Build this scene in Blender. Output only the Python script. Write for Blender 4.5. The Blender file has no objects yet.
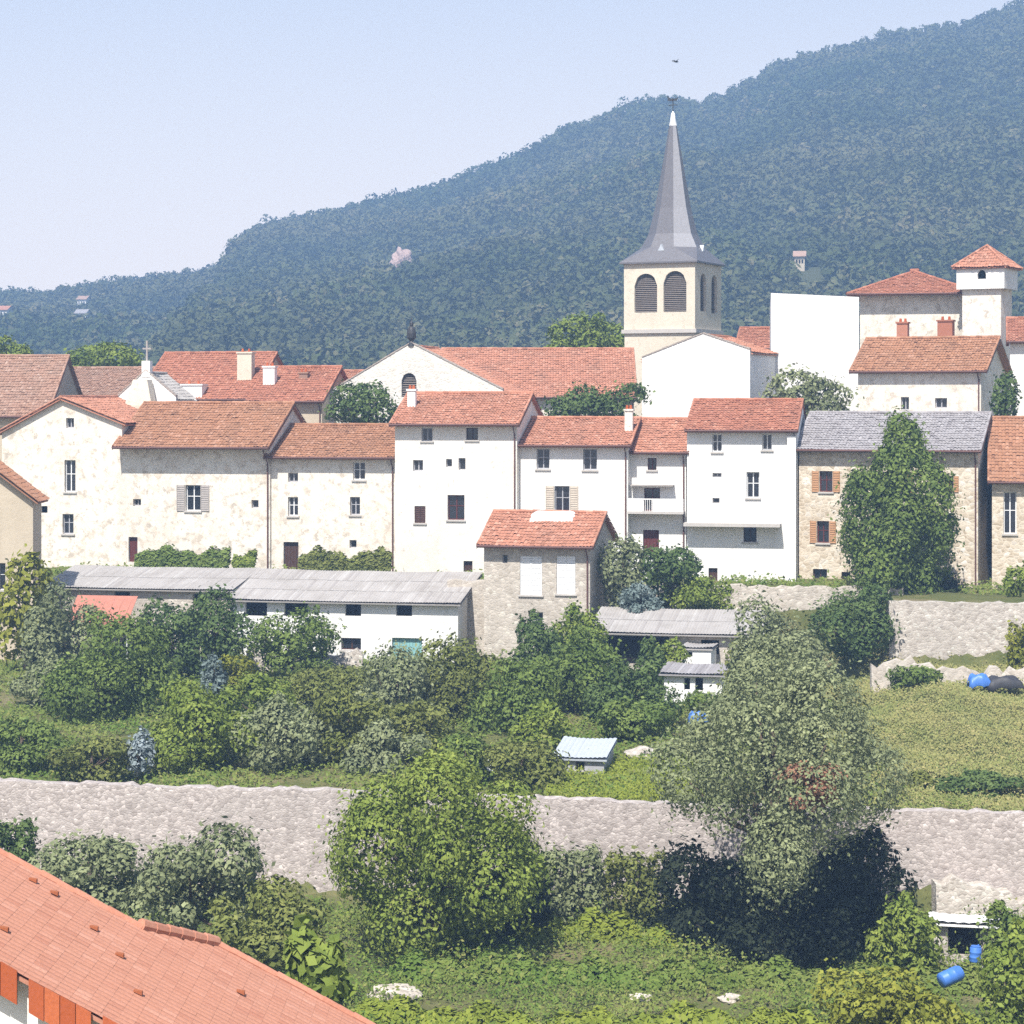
import bpy, math, random
import numpy as np
from mathutils import Vector

random.seed(7)
RNG = np.random.default_rng(11)
F, HY = 2250.0, 400.0            # focal length in picture units, height of the horizon
R = math.radians
scene = bpy.context.scene
COL = scene.collection

def P(px, py, Y):
    return Vector(((px - 512) * Y / F, Y, (HY - py) * Y / F))

# ------------------------------------------------------------------ tagging
def tag(o, label=None, cat=None, group=None, kind=None):
    if label: o['label'] = label
    if cat: o['category'] = cat
    if group: o['group'] = group
    if kind: o['kind'] = kind
    return o

def empty(name, loc, rz=0.0):
    o = bpy.data.objects.new(name, None)
    COL.objects.link(o)
    o.location = loc
    o.rotation_euler = (0, 0, rz)
    o.empty_display_size = 0.5
    return o

# ------------------------------------------------------------------ mesh builder
class MB:
    def __init__(self):
        self.v, self.f, self.t, self.n = [], [], [], 0

    def add(self, verts, faces, tint=None):
        verts = np.asarray(verts, float).reshape(-1, 3)
        self.v.append(verts)
        for i, f in enumerate(faces):
            self.f.append([a + self.n for a in f])
            self.t.append(random.random() if tint is None else (tint if np.isscalar(tint) else tint[i]))
        self.n += len(verts)

    def poly(self, pts, tint=None):
        self.add(pts, [list(range(len(pts)))], tint)

    def box(self, x0, x1, y0, y1, z0, z1, tint=None):
        v = [(x0, y0, z0), (x1, y0, z0), (x1, y1, z0), (x0, y1, z0), (x0, y0, z1), (x1, y0, z1), (x1, y1, z1), (x0, y1, z1)]
        self.add(v, [(3, 2, 1, 0), (4, 5, 6, 7), (0, 1, 5, 4), (1, 2, 6, 5), (2, 3, 7, 6), (3, 0, 4, 7)],
                 random.random() if tint is None else tint)

    def prism(self, pts, d):
        """closed solid: polygon pts extruded by vector d"""
        n = len(pts)
        a = [Vector(p) for p in pts]
        b = [p + Vector(d) for p in a]
        f = [list(range(n)), list(range(2 * n - 1, n - 1, -1))]
        for i in range(n):
            j = (i + 1) % n
            f.append((j, i, n + i, n + j))
        self.add([tuple(p) for p in a + b], f, random.random())

    def tube(self, pts, rads, seg=7, cap=True, tint=None):
        pts = [Vector(p) for p in pts]
        rings = []
        for i, p in enumerate(pts):
            d = (pts[min(i + 1, len(pts) - 1)] - pts[max(i - 1, 0)]).normalized()
            a = d.orthogonal().normalized() if abs(d.z) > .95 else d.cross(Vector((0, 0, 1))).normalized()
            b = d.cross(a)
            r = rads[i] if hasattr(rads, '__len__') else rads
            rings.append([p + (a * math.cos(2 * math.pi * k / seg) + b * math.sin(2 * math.pi * k / seg)) * r for k in range(seg)])
        v = [tuple(q) for ring in rings for q in ring]
        f = []
        for i in range(len(pts) - 1):
            for k in range(seg):
                f.append((i * seg + k, i * seg + (k + 1) % seg, (i + 1) * seg + (k + 1) % seg, (i + 1) * seg + k))
        if cap:
            f.append(list(range(seg))[::-1])
            f.append([(len(pts) - 1) * seg + k for k in range(seg)])
        self.add(v, f, random.random() if tint is None else tint)

    def build(self, name, mat, parent=None, smooth=False, loc=None):
        me = bpy.data.meshes.new(name)
        v = np.vstack(self.v) if self.v else np.zeros((0, 3))
        me.from_pydata(v.tolist(), [], self.f)
        at = me.attributes.new('tint', 'FLOAT', 'FACE')
        at.data.foreach_set('value', np.asarray(self.t, np.float32))
        if smooth:
            me.polygons.foreach_set('use_smooth', [True] * len(me.polygons))
        me.materials.append(mat)
        o = bpy.data.objects.new(name, me)
        COL.objects.link(o)
        if parent: o.parent = parent
        if loc is not None: o.location = loc
        return o

def quads_object(name, V, tint, mat, parent=None):
    """V: (n,4,3) array of quads -> one mesh"""
    n = len(V)
    me = bpy.data.meshes.new(name)
    me.vertices.add(n * 4)
    me.vertices.foreach_set('co', V.astype(np.float32).ravel())
    me.loops.add(n * 4)
    me.loops.foreach_set('vertex_index', np.arange(n * 4, dtype=np.int32))
    me.polygons.add(n)
    me.polygons.foreach_set('loop_start', np.arange(0, n * 4, 4, dtype=np.int32))
    me.update(calc_edges=True)
    at = me.attributes.new('tint', 'FLOAT', 'FACE')
    at.data.foreach_set('value', tint.astype(np.float32))
    me.materials.append(mat)
    o = bpy.data.objects.new(name, me)
    COL.objects.link(o)
    if parent: o.parent = parent
    return o

# ------------------------------------------------------------------ materials
class NT:
    def __init__(self, name):
        self.m = bpy.data.materials.new(name)
        self.m.use_nodes = True
        self.nt = self.m.node_tree
        self.nt.nodes.clear()
        self.out = self.nt.nodes.new('ShaderNodeOutputMaterial')
        self.b = self.nt.nodes.new('ShaderNodeBsdfPrincipled')
        self.nt.links.new(self.b.outputs[0], self.out.inputs[0])
        self.pos = self.nt.nodes.new('ShaderNodeNewGeometry').outputs['Position']

    def N(self, t, **kw):
        n = self.nt.nodes.new(t)
        for k, v in kw.items(): setattr(n, k, v)
        return n

    def L(self, a, b): self.nt.links.new(a, b)

    def mapped(self, sc):
        n = self.N('ShaderNodeMapping')
        n.inputs['Scale'].default_value = sc
        self.L(self.pos, n.inputs[0])
        return n.outputs[0]

    def noise(self, scale, detail=4, rough=.6, vec=None):
        n = self.N('ShaderNodeTexNoise')
        n.inputs['Scale'].default_value = scale
        n.inputs['Detail'].default_value = detail
        n.inputs['Roughness'].default_value = rough
        self.L(vec or self.pos, n.inputs['Vector'])
        return n.outputs[0]

    def ramp(self, fac, stops):
        n = self.N('ShaderNodeValToRGB')
        el = n.color_ramp.elements
        while len(el) < len(stops): el.new(.5)
        for e, (p, c) in zip(el, stops):
            e.position = p
            e.color = (*c, 1) if len(c) == 3 else c
        self.L(fac, n.inputs[0])
        return n.outputs[0]

    def mix(self, fac, a, b, blend='MIX'):
        n = self.N('ShaderNodeMix', data_type='RGBA', blend_type=blend)
        for s, v in ((0, fac), (6, a), (7, b)):
            if hasattr(v, 'is_linked'): self.L(v, n.inputs[s])
            elif s == 0: n.inputs[0].default_value = v
            else: n.inputs[s].default_value = (*v, 1)
        return n.outputs[2]

    def math(self, op, a, b):
        n = self.N('ShaderNodeMath', operation=op)
        for s, v in ((0, a), (1, b)):
            if hasattr(v, 'is_linked'): self.L(v, n.inputs[s])
            else: n.inputs[s].default_value = v
        return n.outputs[0]

    def bump(self, h, strength, dist):
        n = self.N('ShaderNodeBump')
        n.inputs['Strength'].default_value = strength
        n.inputs['Distance'].default_value = dist
        self.L(h, n.inputs['Height'])
        self.L(n.outputs[0], self.b.inputs['Normal'])

    def tint(self):
        n = self.N('ShaderNodeAttribute', attribute_name='tint')
        return n.outputs['Fac']

    def fin(self, color, rough=.9, spec=.2):
        if hasattr(color, 'is_linked'): self.L(color, self.b.inputs['Base Color'])
        else: self.b.inputs['Base Color'].default_value = (*color, 1)
        self.b.inputs['Roughness'].default_value = rough
        self.b.inputs['Specular IOR Level'].default_value = spec
        return self.m

G3 = lambda v: (v, v, v)

def m_plain(name, c, rough=.7, spec=.3, var=.25, scale=3):
    t = NT(name)
    n = t.noise(scale, 5, .65)
    col = t.mix(n, tuple(x * (1 - var) for x in c), tuple(min(1, x * (1 + var)) for x in c))
    return t.fin(col, rough, spec)

def m_plaster(name, c, dirt, patch=0.0, stone=(.42, .36, .28), grime=.45):
    t = NT(name)
    big = t.noise(.35, 6, .62)
    col = t.mix(t.ramp(big, [(.38, G3(0)), (.72, G3(grime))]), c, dirt)
    streak = t.noise(1.0, 4, .6, t.mapped((1.6, 1.6, .12)))
    col = t.mix(t.ramp(streak, [(.52, G3(0)), (.8, G3(.35))]), col, dirt)
    if patch:
        pn = t.noise(1.7, 9, .74)
        v = t.N('ShaderNodeTexVoronoi')
        v.inputs['Scale'].default_value = 3.2
        t.L(t.pos, v.inputs['Vector'])
        st = t.mix(v.outputs['Color'], tuple(s * .7 for s in stone), tuple(min(1, s * 1.5) for s in stone))
        col = t.mix(t.ramp(pn, [(.60 - patch * .25, G3(0)), (.66 - patch * .2, G3(.85))]), col, st)
    blot = t.noise(1.6, 9, .72)
    col = t.mix(t.ramp(blot, [(.50, G3(0)), (.72, G3(.5))]), col, dirt)
    fine = t.noise(9, 5, .7)
    col = t.mix(t.ramp(fine, [(.3, G3(.0)), (.75, G3(.22))]), col, tuple(x * .6 for x in dirt))
    t.bump(t.noise(5, 8, .7), .5, .04)
    return t.fin(col, .95, .1)

def m_rubble(name, c1, c2, mortar, scale=2.6, moss=None):
    t = NT(name)
    warp = t.N('ShaderNodeVectorMath', operation='ADD')
    nz = t.N('ShaderNodeTexNoise'); nz.inputs['Scale'].default_value = 1.7
    t.L(t.pos, nz.inputs['Vector'])
    sc = t.N('ShaderNodeVectorMath', operation='SCALE'); sc.inputs['Scale'].default_value = .3
    t.L(nz.outputs['Color'], sc.inputs[0])
    mp = t.mapped((1, 1, 1.5))
    t.L(mp, warp.inputs[0]); t.L(sc.outputs[0], warp.inputs[1])
    v = t.N('ShaderNodeTexVoronoi'); v.inputs['Scale'].default_value = scale
    t.L(warp.outputs[0], v.inputs['Vector'])
    e = t.N('ShaderNodeTexVoronoi', feature='DISTANCE_TO_EDGE'); e.inputs['Scale'].default_value = scale
    t.L(warp.outputs[0], e.inputs['Vector'])
    sep = t.N('ShaderNodeSeparateColor'); t.L(v.outputs['Color'], sep.inputs[0])
    col = t.mix(sep.outputs[0], c1, c2)
    col = t.mix(t.ramp(sep.outputs[1], [(.8, G3(0)), (1, G3(.5))]), col, tuple(min(.85, x * 1.5) for x in c2))
    fine = t.noise(7, 6, .75)
    col = t.mix(t.ramp(fine, [(.35, G3(0)), (.8, G3(.5))]), col, tuple(x * .5 for x in c1))
    big = t.noise(.3, 5, .65)
    col = t.mix(t.ramp(big, [(.45, G3(0)), (.75, G3(.5))]), col, moss or tuple(x * .6 for x in c1))
    edge = t.ramp(e.outputs['Distance'], [(.0, G3(0)), (.09, G3(1))])
    col = t.mix(edge, t.mix(.25, mortar, col), col)
    h = t.math('ADD', t.ramp(e.outputs['Distance'], [(0, G3(0)), (.25, G3(1))]), t.math('MULTIPLY', fine, .6))
    t.bump(h, .3, .04)
    return t.fin(col, .95, .1)

def m_tile(name, dark, mid, light, moss=(.14, .11, .085), mossamt=.35):
    t = NT(name)
    col = t.ramp(t.tint(), [(0, dark), (.35, mid), (.7, mid), (1, light)])
    big = t.noise(.55, 6, .68)
    col = t.mix(t.ramp(big, [(.45, G3(0)), (.72, G3(mossamt))]), col, moss)
    fine = t.noise(14, 4, .7)
    col = t.mix(t.ramp(fine, [(.4, G3(0)), (.75, G3(.45))]), col, tuple(x * .55 for x in dark))
    return t.fin(col, .9, .15)

def m_leaf(name, a, b, c, trans=.18, clump=.7):
    t = NT(name)
    col = t.ramp(t.tint(), [(0, a), (.55, b), (1, c)])
    n = t.noise(clump, 3, .6)
    col = t.mix(t.ramp(n, [(.35, G3(0)), (.7, G3(.6))]), col, c)
    n2 = t.noise(clump * 2.6, 3, .6)
    col = t.mix(t.ramp(n2, [(.5, G3(0)), (.7, G3(.55))]), col, a)
    t.fin(col, .75, .12)
    tr = t.N('ShaderNodeBsdfTranslucent'); t.L(col, tr.inputs[0])
    mx = t.N('ShaderNodeMixShader'); mx.inputs[0].default_value = trans
    t.L(t.b.outputs[0], mx.inputs[1]); t.L(tr.outputs[0], mx.inputs[2]); t.L(mx.outputs[0], t.out.inputs[0])
    return t.m

M = {}
M['white'] = m_plaster('white_plaster', (.80, .77, .72), (.58, .52, .44), .12, (.58, .52, .45), grime=.5)
M['bright'] = m_plaster('bright_plaster', (.81, .80, .78), (.62, .58, .52), 0, grime=.4)
M['cream'] = m_plaster('cream_plaster', (.78, .73, .64), (.56, .49, .40), .38, (.50, .44, .36))
M['patchy'] = m_plaster('patchy_plaster', (.80, .76, .69), (.55, .47, .38), .40, (.52, .45, .37))
M['tan'] = m_plaster('tan_plaster', (.56, .48, .37), (.44, .37, .28), 0, grime=.4)
M['ochre'] = m_plaster('ochre_render', (.72, .64, .52), (.52, .44, .34), .85, (.56, .48, .39), .6)
M['pale_stone'] = m_rubble('pale_rubble', (.64, .60, .53), (.80, .77, .71), (.70, .67, .61), 3.4)
M['belfry'] = m_plaster('belfry_stone', (.66, .60, .49), (.52, .46, .37), .22, (.50, .44, .35))
M['brown_stone'] = m_rubble('brown_rubble', (.43, .38, .32), (.60, .54, .47), (.45, .41, .36), 3.6)
M['ochre_stone'] = m_rubble('ochre_rubble', (.46, .38, .28), (.76, .68, .56), (.66, .58, .47), 3.0, (.40, .32, .23))
M['grey_stone'] = m_rubble('grey_rubble', (.325, .28, .258), (.56, .50, .468), (.34, .30, .28), 5.6, (.30, .275, .25))
M['light_stone'] = m_rubble('light_rubble', (.36, .32, .28), (.62, .57, .51), (.42, .37, .32), 5.0)
M['tile'] = m_tile('pink_tile', (.33, .145, .09), (.47, .215, .14), (.57, .30, .21))
M['tile_red'] = m_tile('red_tile', (.27, .11, .07), (.40, .165, .105), (.50, .24, .16), mossamt=.25)
M['tile_brown'] = m_tile('brown_tile', (.25, .12, .07), (.38, .19, .11), (.47, .26, .17), mossamt=.3)
M['tile_old'] = m_tile('old_tile', (.24, .135, .095), (.36, .215, .155), (.46, .31, .24), (.24, .185, .15), .45)
M['tile_near'] = m_tile('near_tile', (.40, .175, .115), (.45, .21, .14), (.50, .25, .175), (.38, .19, .13), .35)
M['tile_new'] = m_tile('new_tile', (.36, .085, .03), (.42, .105, .04), (.47, .13, .05), mossamt=.1)
M['vent_tile'] = m_plain('vent_tile', (.30, .10, .045), .9, .1, .3)
M['grey_roof'] = m_tile('grey_roof', (.25, .23, .235), (.34, .32, .325), (.42, .40, .405), (.24, .22, .21), .4)
M['fibre'] = m_tile('fibre_cement', (.33, .305, .29), (.40, .375, .355), (.46, .44, .42), (.26, .235, .21), .6)
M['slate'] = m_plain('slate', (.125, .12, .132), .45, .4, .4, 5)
M['pale_slate'] = m_plain('pale_slate', (.29, .285, .30), .45, .4, .25, 5)
M['dark_wood'] = m_plain('dark_wood', (.07, .035, .025), .8, .2, .4)
M['red_wood'] = m_plain('red_wood', (.10, .022, .018), .7, .3, .4)
M['orange_wood'] = m_plain('orange_wood', (.40, .22, .115), .8, .2, .3)
M['beige_wood'] = m_plain('beige_wood', (.46, .40, .33), .8, .2, .3)
M['louvre'] = m_plain('louvre_wood', (.17, .145, .13), .85, .2, .35)
M['grey_wood'] = m_plain('grey_wood', (.34, .31, .29), .85, .2, .35)
M['white_paint'] = m_plain('white_paint', (.74, .74, .74), .6, .3, .08)
M['grey_paint'] = m_plain('grey_paint', (.36, .36, .38), .6, .3, .15)
M['teal'] = m_plain('teal_paint', (.22, .42, .42), .6, .3, .2)
M['blue'] = m_plain('blue_plastic', (.06, .17, .50), .45, .4, .25)
M['redcloth'] = m_plain('red_cloth', (.40, .17, .125), .85, .1, .25)
M['maroon'] = m_plain('maroon_sheet', (.17, .07, .075), .7, .3, .3)
M['zinc'] = m_plain('zinc', (.42, .45, .49), .5, .4, .15)
M['gutter'] = m_plain('gutter_paint', (.12, .055, .045), .6, .3, .3)
M['iron'] = m_plain('dark_iron', (.035, .035, .04), .6, .4, .3)
M['bark'] = m_plain('bark', (.10, .075, .055), .95, .1, .5, 5)
M['coping'] = m_plain('coping_stone', (.36, .31, .27), .9, .15, .4, 4)
M['concrete'] = m_plain('concrete', (.46, .43, .40), .9, .15, .2)
M['lime'] = m_plain('limewash', (.78, .77, .75), .9, .1, .06)
g = NT('window_glass'); M['glass'] = g.fin((.018, .02, .026), .12, .5)
g = NT('dark_inside'); M['inside'] = g.fin((.012, .009, .010), .9, .1)

M['leaf_green'] = m_leaf('green_leaves', (0.052, 0.085, 0.019), (0.118, 0.171, 0.039), (0.199, 0.253, 0.063))
M['leaf_dark'] = m_leaf('dark_leaves', (0.034, 0.060, 0.018), (0.078, 0.125, 0.036), (0.145, 0.195, 0.062))
M['leaf_yellow'] = m_leaf('yellow_green_leaves', (0.098, 0.114, 0.014), (0.197, 0.214, 0.030), (0.287, 0.286, 0.050))
M['leaf_lime'] = m_leaf('light_green_leaves', (0.084, 0.126, 0.020), (0.167, 0.221, 0.039), (0.251, 0.293, 0.061))
M['leaf_grey'] = m_leaf('grey_green_leaves', (0.090, 0.110, 0.052), (0.190, 0.218, 0.105), (0.310, 0.335, 0.175))
M['leaf_olive'] = m_leaf('olive_leaves', (0.069, 0.085, 0.019), (0.147, 0.171, 0.044), (0.233, 0.245, 0.071))
M['leaf_deep'] = m_leaf('shade_black_leaves', (.010, .014, .008), (.018, .026, .014), (.032, .042, .022), .1)  # near-black foliage, deep shade put into the leaf colour
M['leaf_silver'] = m_leaf('silver_leaves', (0.156, 0.195, 0.195), (0.260, 0.312, 0.325), (0.390, 0.442, 0.468))
M['leaf_bluegreen'] = m_leaf('blue_green_leaves', (0.090, 0.128, 0.120), (0.158, 0.203, 0.188), (0.225, 0.277, 0.262))
M['weeds'] = m_leaf('weed_leaves', (0.052, 0.095, 0.013), (0.105, 0.175, 0.028), (0.215, 0.220, 0.065), .15, .22)
M['bright_weeds'] = m_leaf('bright_weed_leaves', (0.103, 0.138, 0.017), (0.183, 0.227, 0.030), (0.248, 0.275, 0.044), .2, .3)
M['dry_grass'] = m_leaf('dry_grass_blades', (0.135, 0.175, 0.050), (0.235, 0.245, 0.080), (0.340, 0.295, 0.125), .15, .18)
M['rust_leaf'] = m_leaf('rusty_leaves', (0.208, 0.098, 0.058), (0.312, 0.163, 0.104), (0.390, 0.221, 0.143))

# ------------------------------------------------------------------ terrain
_T = np.array([-300, 60, 94.5, 95.3, 118, 139, 141.4, 142.4, 147, 164, 182, 200, 300, 3000.])
_Z = np.array([-22, -21.6, -21, -17.2, -16.3, -15.9, -15.2, -12.2, -11.9, -11.5, -7, -5, -7, -9.])
_T2 = np.array([-300, 60, 94.5, 95.3, 118, 131.9, 132.7, 147, 164, 182, 200, 300, 3000.])
_Z2 = np.array([-22, -21.6, -21, -17.4, -15.6, -15.1, -12.0, -11.9, -11.5, -7, -5, -7, -9.])
def ground(X, Y):
    X = np.asarray(X, float); Y = np.asarray(Y, float)
    t = Y + .176 * X
    w = np.clip((X - 19) / 3, 0, 1)
    z = np.interp(t, _T, _Z) * (1 - w) + np.interp(t, _T2, _Z2) * w
    return z + .18 * np.sin(X * .31 + 1.3) * np.sin(Y * .23) + .08 * np.sin(X * .9 + Y * .7)
def gz(X, Y): return float(ground(X, Y))

def make_ground():
    xs = np.concatenate([np.linspace(-1300, -70, 30), np.arange(-65, 65.1, .8), np.linspace(70, 1300, 30)])
    ys = np.concatenate([np.linspace(-90, 25, 12), np.arange(30, 92, 1.0), np.arange(92, 150, .35), np.arange(150, 215, 1.5), np.linspace(220, 1135, 44)])
    XX, YY = np.meshgrid(xs, ys)
    ZZ = ground(XX, YY)
    nx, ny = len(xs), len(ys)
    V = np.stack([XX, YY, ZZ], -1).reshape(-1, 3)
    f = [(j * nx + i, j * nx + i + 1, (j + 1) * nx + i + 1, (j + 1) * nx + i) for j in range(ny - 1) for i in range(nx - 1)]
    t = NT('garden_soil')
    n = t.noise(.22, 6, .65)
    col = t.ramp(n, [(.3, (.075, .095, .03)), (.5, (.13, .135, .05)), (.62, (.20, .175, .085)), (.75, (.26, .21, .14))])
    n2 = t.noise(3.5, 6, .75)
    col = t.mix(t.ramp(n2, [(.4, G3(0)), (.75, G3(.6))]), col, (.05, .06, .02))
    t.bump(t.noise(2.5, 8, .75), .8, .15)
    m = t.fin(col, .95, .1)
    b = MB(); b.add(V, f, .5)
    return tag(b.build('ground', m, smooth=True), kind='structure')
make_ground()

def unit(v): return v / np.maximum(np.linalg.norm(v, axis=-1, keepdims=True), 1e-9)

def leaf_quads(C, Nrm, size, rng, aspect=.6):
    n = len(C)
    Nn = unit(Nrm + rng.normal(0, .42, (n, 3)))
    T = unit(np.cross(Nn, rng.normal(0, 1, (n, 3))))
    B = np.cross(Nn, T)
    L = (size * rng.uniform(.45, 1.5, n))[:, None]
    Wd = L * aspect * rng.uniform(.7, 1.3, n)[:, None]
    return np.stack([C - T * L, C + B * Wd - T * L * .1, C + T * L, C - B * Wd + T * L * .1], 1)


# hill behind the village
SKY = [(-900, 330), (-300, 300), (0, 292), (60, 292), (130, 280), (225, 268), (246, 258), (256, 226), (300, 216), (360, 203), (440, 183), (520, 153),
       (570, 126), (615, 108), (640, 100), (660, 96), (700, 102), (730, 90), (780, 60), (850, 43), (900, 28), (960, 22), (1000, 7), (1024, -2), (1200, -40), (1900, -70)]
CRY = 1060.0
_sx = np.array([(p - 512) * CRY / F for p, _ in SKY])
_sz = np.array([(HY - q - 8) * CRY / F for _, q in SKY])
def hill_z(X, Y):
    X = np.asarray(X, float); Y = np.asarray(Y, float)
    s = np.clip((Y - 330) / (CRY - 330), 0, 1.6)
    c = np.interp(X * (.55 + .45 * CRY / np.maximum(Y, 330)), _sx, _sz)
    prof = np.where(s <= 1, .25 * s + .75 * s ** 1.25, 1 - .5 * (s - 1))
    und = 5 * np.sin(X * .021 + Y * .008) * np.sin(Y * .017 + 1) * np.clip(s * 2, 0, 1) * np.clip((1.0 - s) * 4, 0, 1)
    und += 3 * np.sin(X * .05 + 2) * np.sin(Y * .031) * np.clip(s * 2, 0, 1) * np.clip((1.0 - s) * 4, 0, 1)
    return -9 + (c + 9) * prof + und

def on_hill(px, py):
    best = None
    for Y in np.arange(350, 1060, 3.0):
        X = (px - 512) * Y / F
        best = (X, Y)
        if float(hill_z(X, Y)) - (HY - py) * Y / F > -1: break
    return best
CLEARINGS = []
for px_, py_, r_ in ((401, 266, 5.5), (84, 310, 5), (83, 324, 5), (4, 319, 6), (797, 266, 5)):
    X_, Y_ = on_hill(px_, py_)
    CLEARINGS.append((X_, Y_, 0, r_))

def make_hill():
    xs = np.arange(-700, 701, 10.0); ys = np.arange(330, 1131, 8.0)
    XX, YY = np.meshgrid(xs, ys)
    V = np.stack([XX, YY, hill_z(XX, YY)], -1).reshape(-1, 3)
    nx, ny = len(xs), len(ys)
    f = [(j * nx + i, j * nx + i + 1, (j + 1) * nx + i + 1, (j + 1) * nx + i) for j in range(ny - 1) for i in range(nx - 1)]
    b = MB(); b.add(V, f, .5)
    t = NT('hill_floor')
    m = t.fin(t.mix(t.noise(.02, 6), (.03, .045, .018), (.09, .09, .045)), .95, .1)
    tag(b.build('hill', m, smooth=True), kind='structure')
    # forest: many crowns, one far-off mass
    rng = np.random.default_rng(3)
    pts = []
    Y = 345.0
    while Y < 1095:
        step = 3.6 + 1.9 * (Y / 1100)
        half = Y * .29 + 22
        x = -half + rng.uniform(0, step)
        while x < half:
            pts.append((x + rng.uniform(-1.8, 1.8), Y + rng.uniform(-2, 2)))
            x += step
        Y += step * 1.15
    pts = np.array(pts)
    zz = hill_z(pts[:, 0], pts[:, 1])
    # small clearings round the farmhouses and the rock face
    for (cx, cyy, cz, rr) in CLEARINGS:
        keep = ~((np.abs(pts[:, 0] - cx) < rr) & (pts[:, 1] < cyy + 4) & (pts[:, 1] > cyy - 46))
        pts, zz = pts[keep], zz[keep]
    n = len(pts)
    r = rng.uniform(1.7, 3.0, n) * rng.choice([1, 1, 1, 1.3], n); h = r * rng.uniform(.8, 1.3, n)
    kq = 64
    d = unit(rng.normal(0, 1, (n, kq, 3)) + np.array([0, -.25, .35]))
    rad = rng.uniform(.72, 1.12, (n, kq, 1))
    C = d * rad * np.stack([r, r, h], -1)[:, None, :] + np.stack([pts[:, 0], pts[:, 1], zz + h * .7], -1)[:, None, :]
    C, D = C.reshape(-1, 3), d.reshape(-1, 3)
    V = leaf_quads(C, D, .72, rng, .8)
    patch = np.sin(pts[:, 0] * .03 + 1) * np.sin(pts[:, 1] * .017) + .7 * np.sin(pts[:, 0] * .071 + pts[:, 1] * .04)
    tt = np.repeat(np.clip(rng.normal(.42, .2, n) + .1 * patch, 0, 1), kq) + rng.normal(0, .12, n * kq)
    o = quads_object('forest', V, np.clip(tt, 0, 1), m_leaf('forest_leaves', (.026, .040, .012), (.060, .082, .026), (.150, .135, .070), .1, .007))
    tag(o, 'dense green forest covering the hill behind the village', 'forest', kind='stuff')
make_hill()

# ------------------------------------------------------------------ roofs
def inside(poly, E, S):
    ok = np.ones(E.shape, bool)
    n = len(poly)
    for i in range(n):
        (a, b), (c, d) = poly[i], poly[(i + 1) % n]
        ok &= ((c - a) * (S - b) - (d - b) * (E - a)) > -1e-6
    return ok

def tile_panel(mb, o, e, s, poly, pitch=.22, row=.36, amp=.055, lip=.035, sag=.03, seed=0, jit=1.0):
    """corrugated tile surface on the convex polygon poly (e,s coordinates, anticlockwise) + a slab under it"""
    o, e, s = Vector(o), Vector(e).normalized(), Vector(s).normalized()
    n = e.cross(s)
    emin = min(p[0] for p in poly); emax = max(p[0] for p in poly); smax = max(p[1] for p in poly)
    rng = np.random.default_rng(seed + int(abs(o.x * 131 + o.y * 17)))
    nc = max(1, round((emax - emin) / pitch)); nr = max(1, round(smax / row))
    pw = (emax - emin) / nc; rw = smax / nr
    prof = np.array([0, .72, 1, .72, 0]); fr = np.array([0, .3, .5, .7, 1.0])
    C, Rr, K = np.meshgrid(np.arange(nc), np.arange(nr), np.arange(4), indexing='ij')
    C, Rr, K = C.ravel(), Rr.ravel(), K.ravel()
    ec = emin + (C + .5) * pw; sc = (Rr + .5) * rw
    ok = inside(poly, ec, sc)
    C, Rr, K = C[ok], Rr[ok], K[ok]
    key = C * 1000 + Rr
    jz = rng.normal(0, .010 * jit, (nc, nr))[C, Rr]; js = rng.normal(0, .02 * jit, (nc, nr))[C, Rr]
    tint = np.clip(rng.normal(.5, .24, (nc, nr)), 0, 1)[C, Rr]
    def pt(ei, si, hi):
        w = -sag * np.sin(np.pi * (ei - emin) / (emax - emin)) * 2 + sag * .8 * np.sin(ei * 1.1 + o.x) * np.sin(si * 1.3)
        E = ei[:, None] * np.array(e[:]) + si[:, None] * np.array(s[:]) + (hi + w)[:, None] * np.array(n[:]) + np.array(o[:])
        return E
    e0 = emin + (C + fr[K]) * pw; e1 = emin + (C + fr[K + 1]) * pw
    s0 = np.maximum(Rr * rw + js, -.05); s1 = (Rr + 1) * rw + .02
    h0 = prof[K] * amp; h1 = prof[K + 1] * amp
    Q = np.stack([pt(e0, s0, h0 + lip + jz), pt(e1, s0, h1 + lip + jz), pt(e1, s1, h1 + jz), pt(e0, s1, h0 + jz)], 1)
    nq = len(Q)
    mb.add(Q.reshape(-1, 3), [(4 * i, 4 * i + 1, 4 * i + 2, 4 * i + 3) for i in range(nq)], list(tint))
    top = [tuple(o + e * a + s * b - n * (.06 + 2 * sag)) for a, b in poly]
    mb.prism(top[::-1], -n * .07)

def cap_tiles(mb, a, b, r=.11, step=.42):
    a, b = Vector(a), Vector(b)
    L = (b - a).length; k = max(1, round(L / step))
    for i in range(k):
        p, q = a.lerp(b, i / k), a.lerp(b, (i + 1.08) / k)
        j = Vector((0, 0, random.uniform(-.012, .012)))
        mb.tube([p + j, q + j], [r * 1.05, r * .9], 8)

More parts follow.
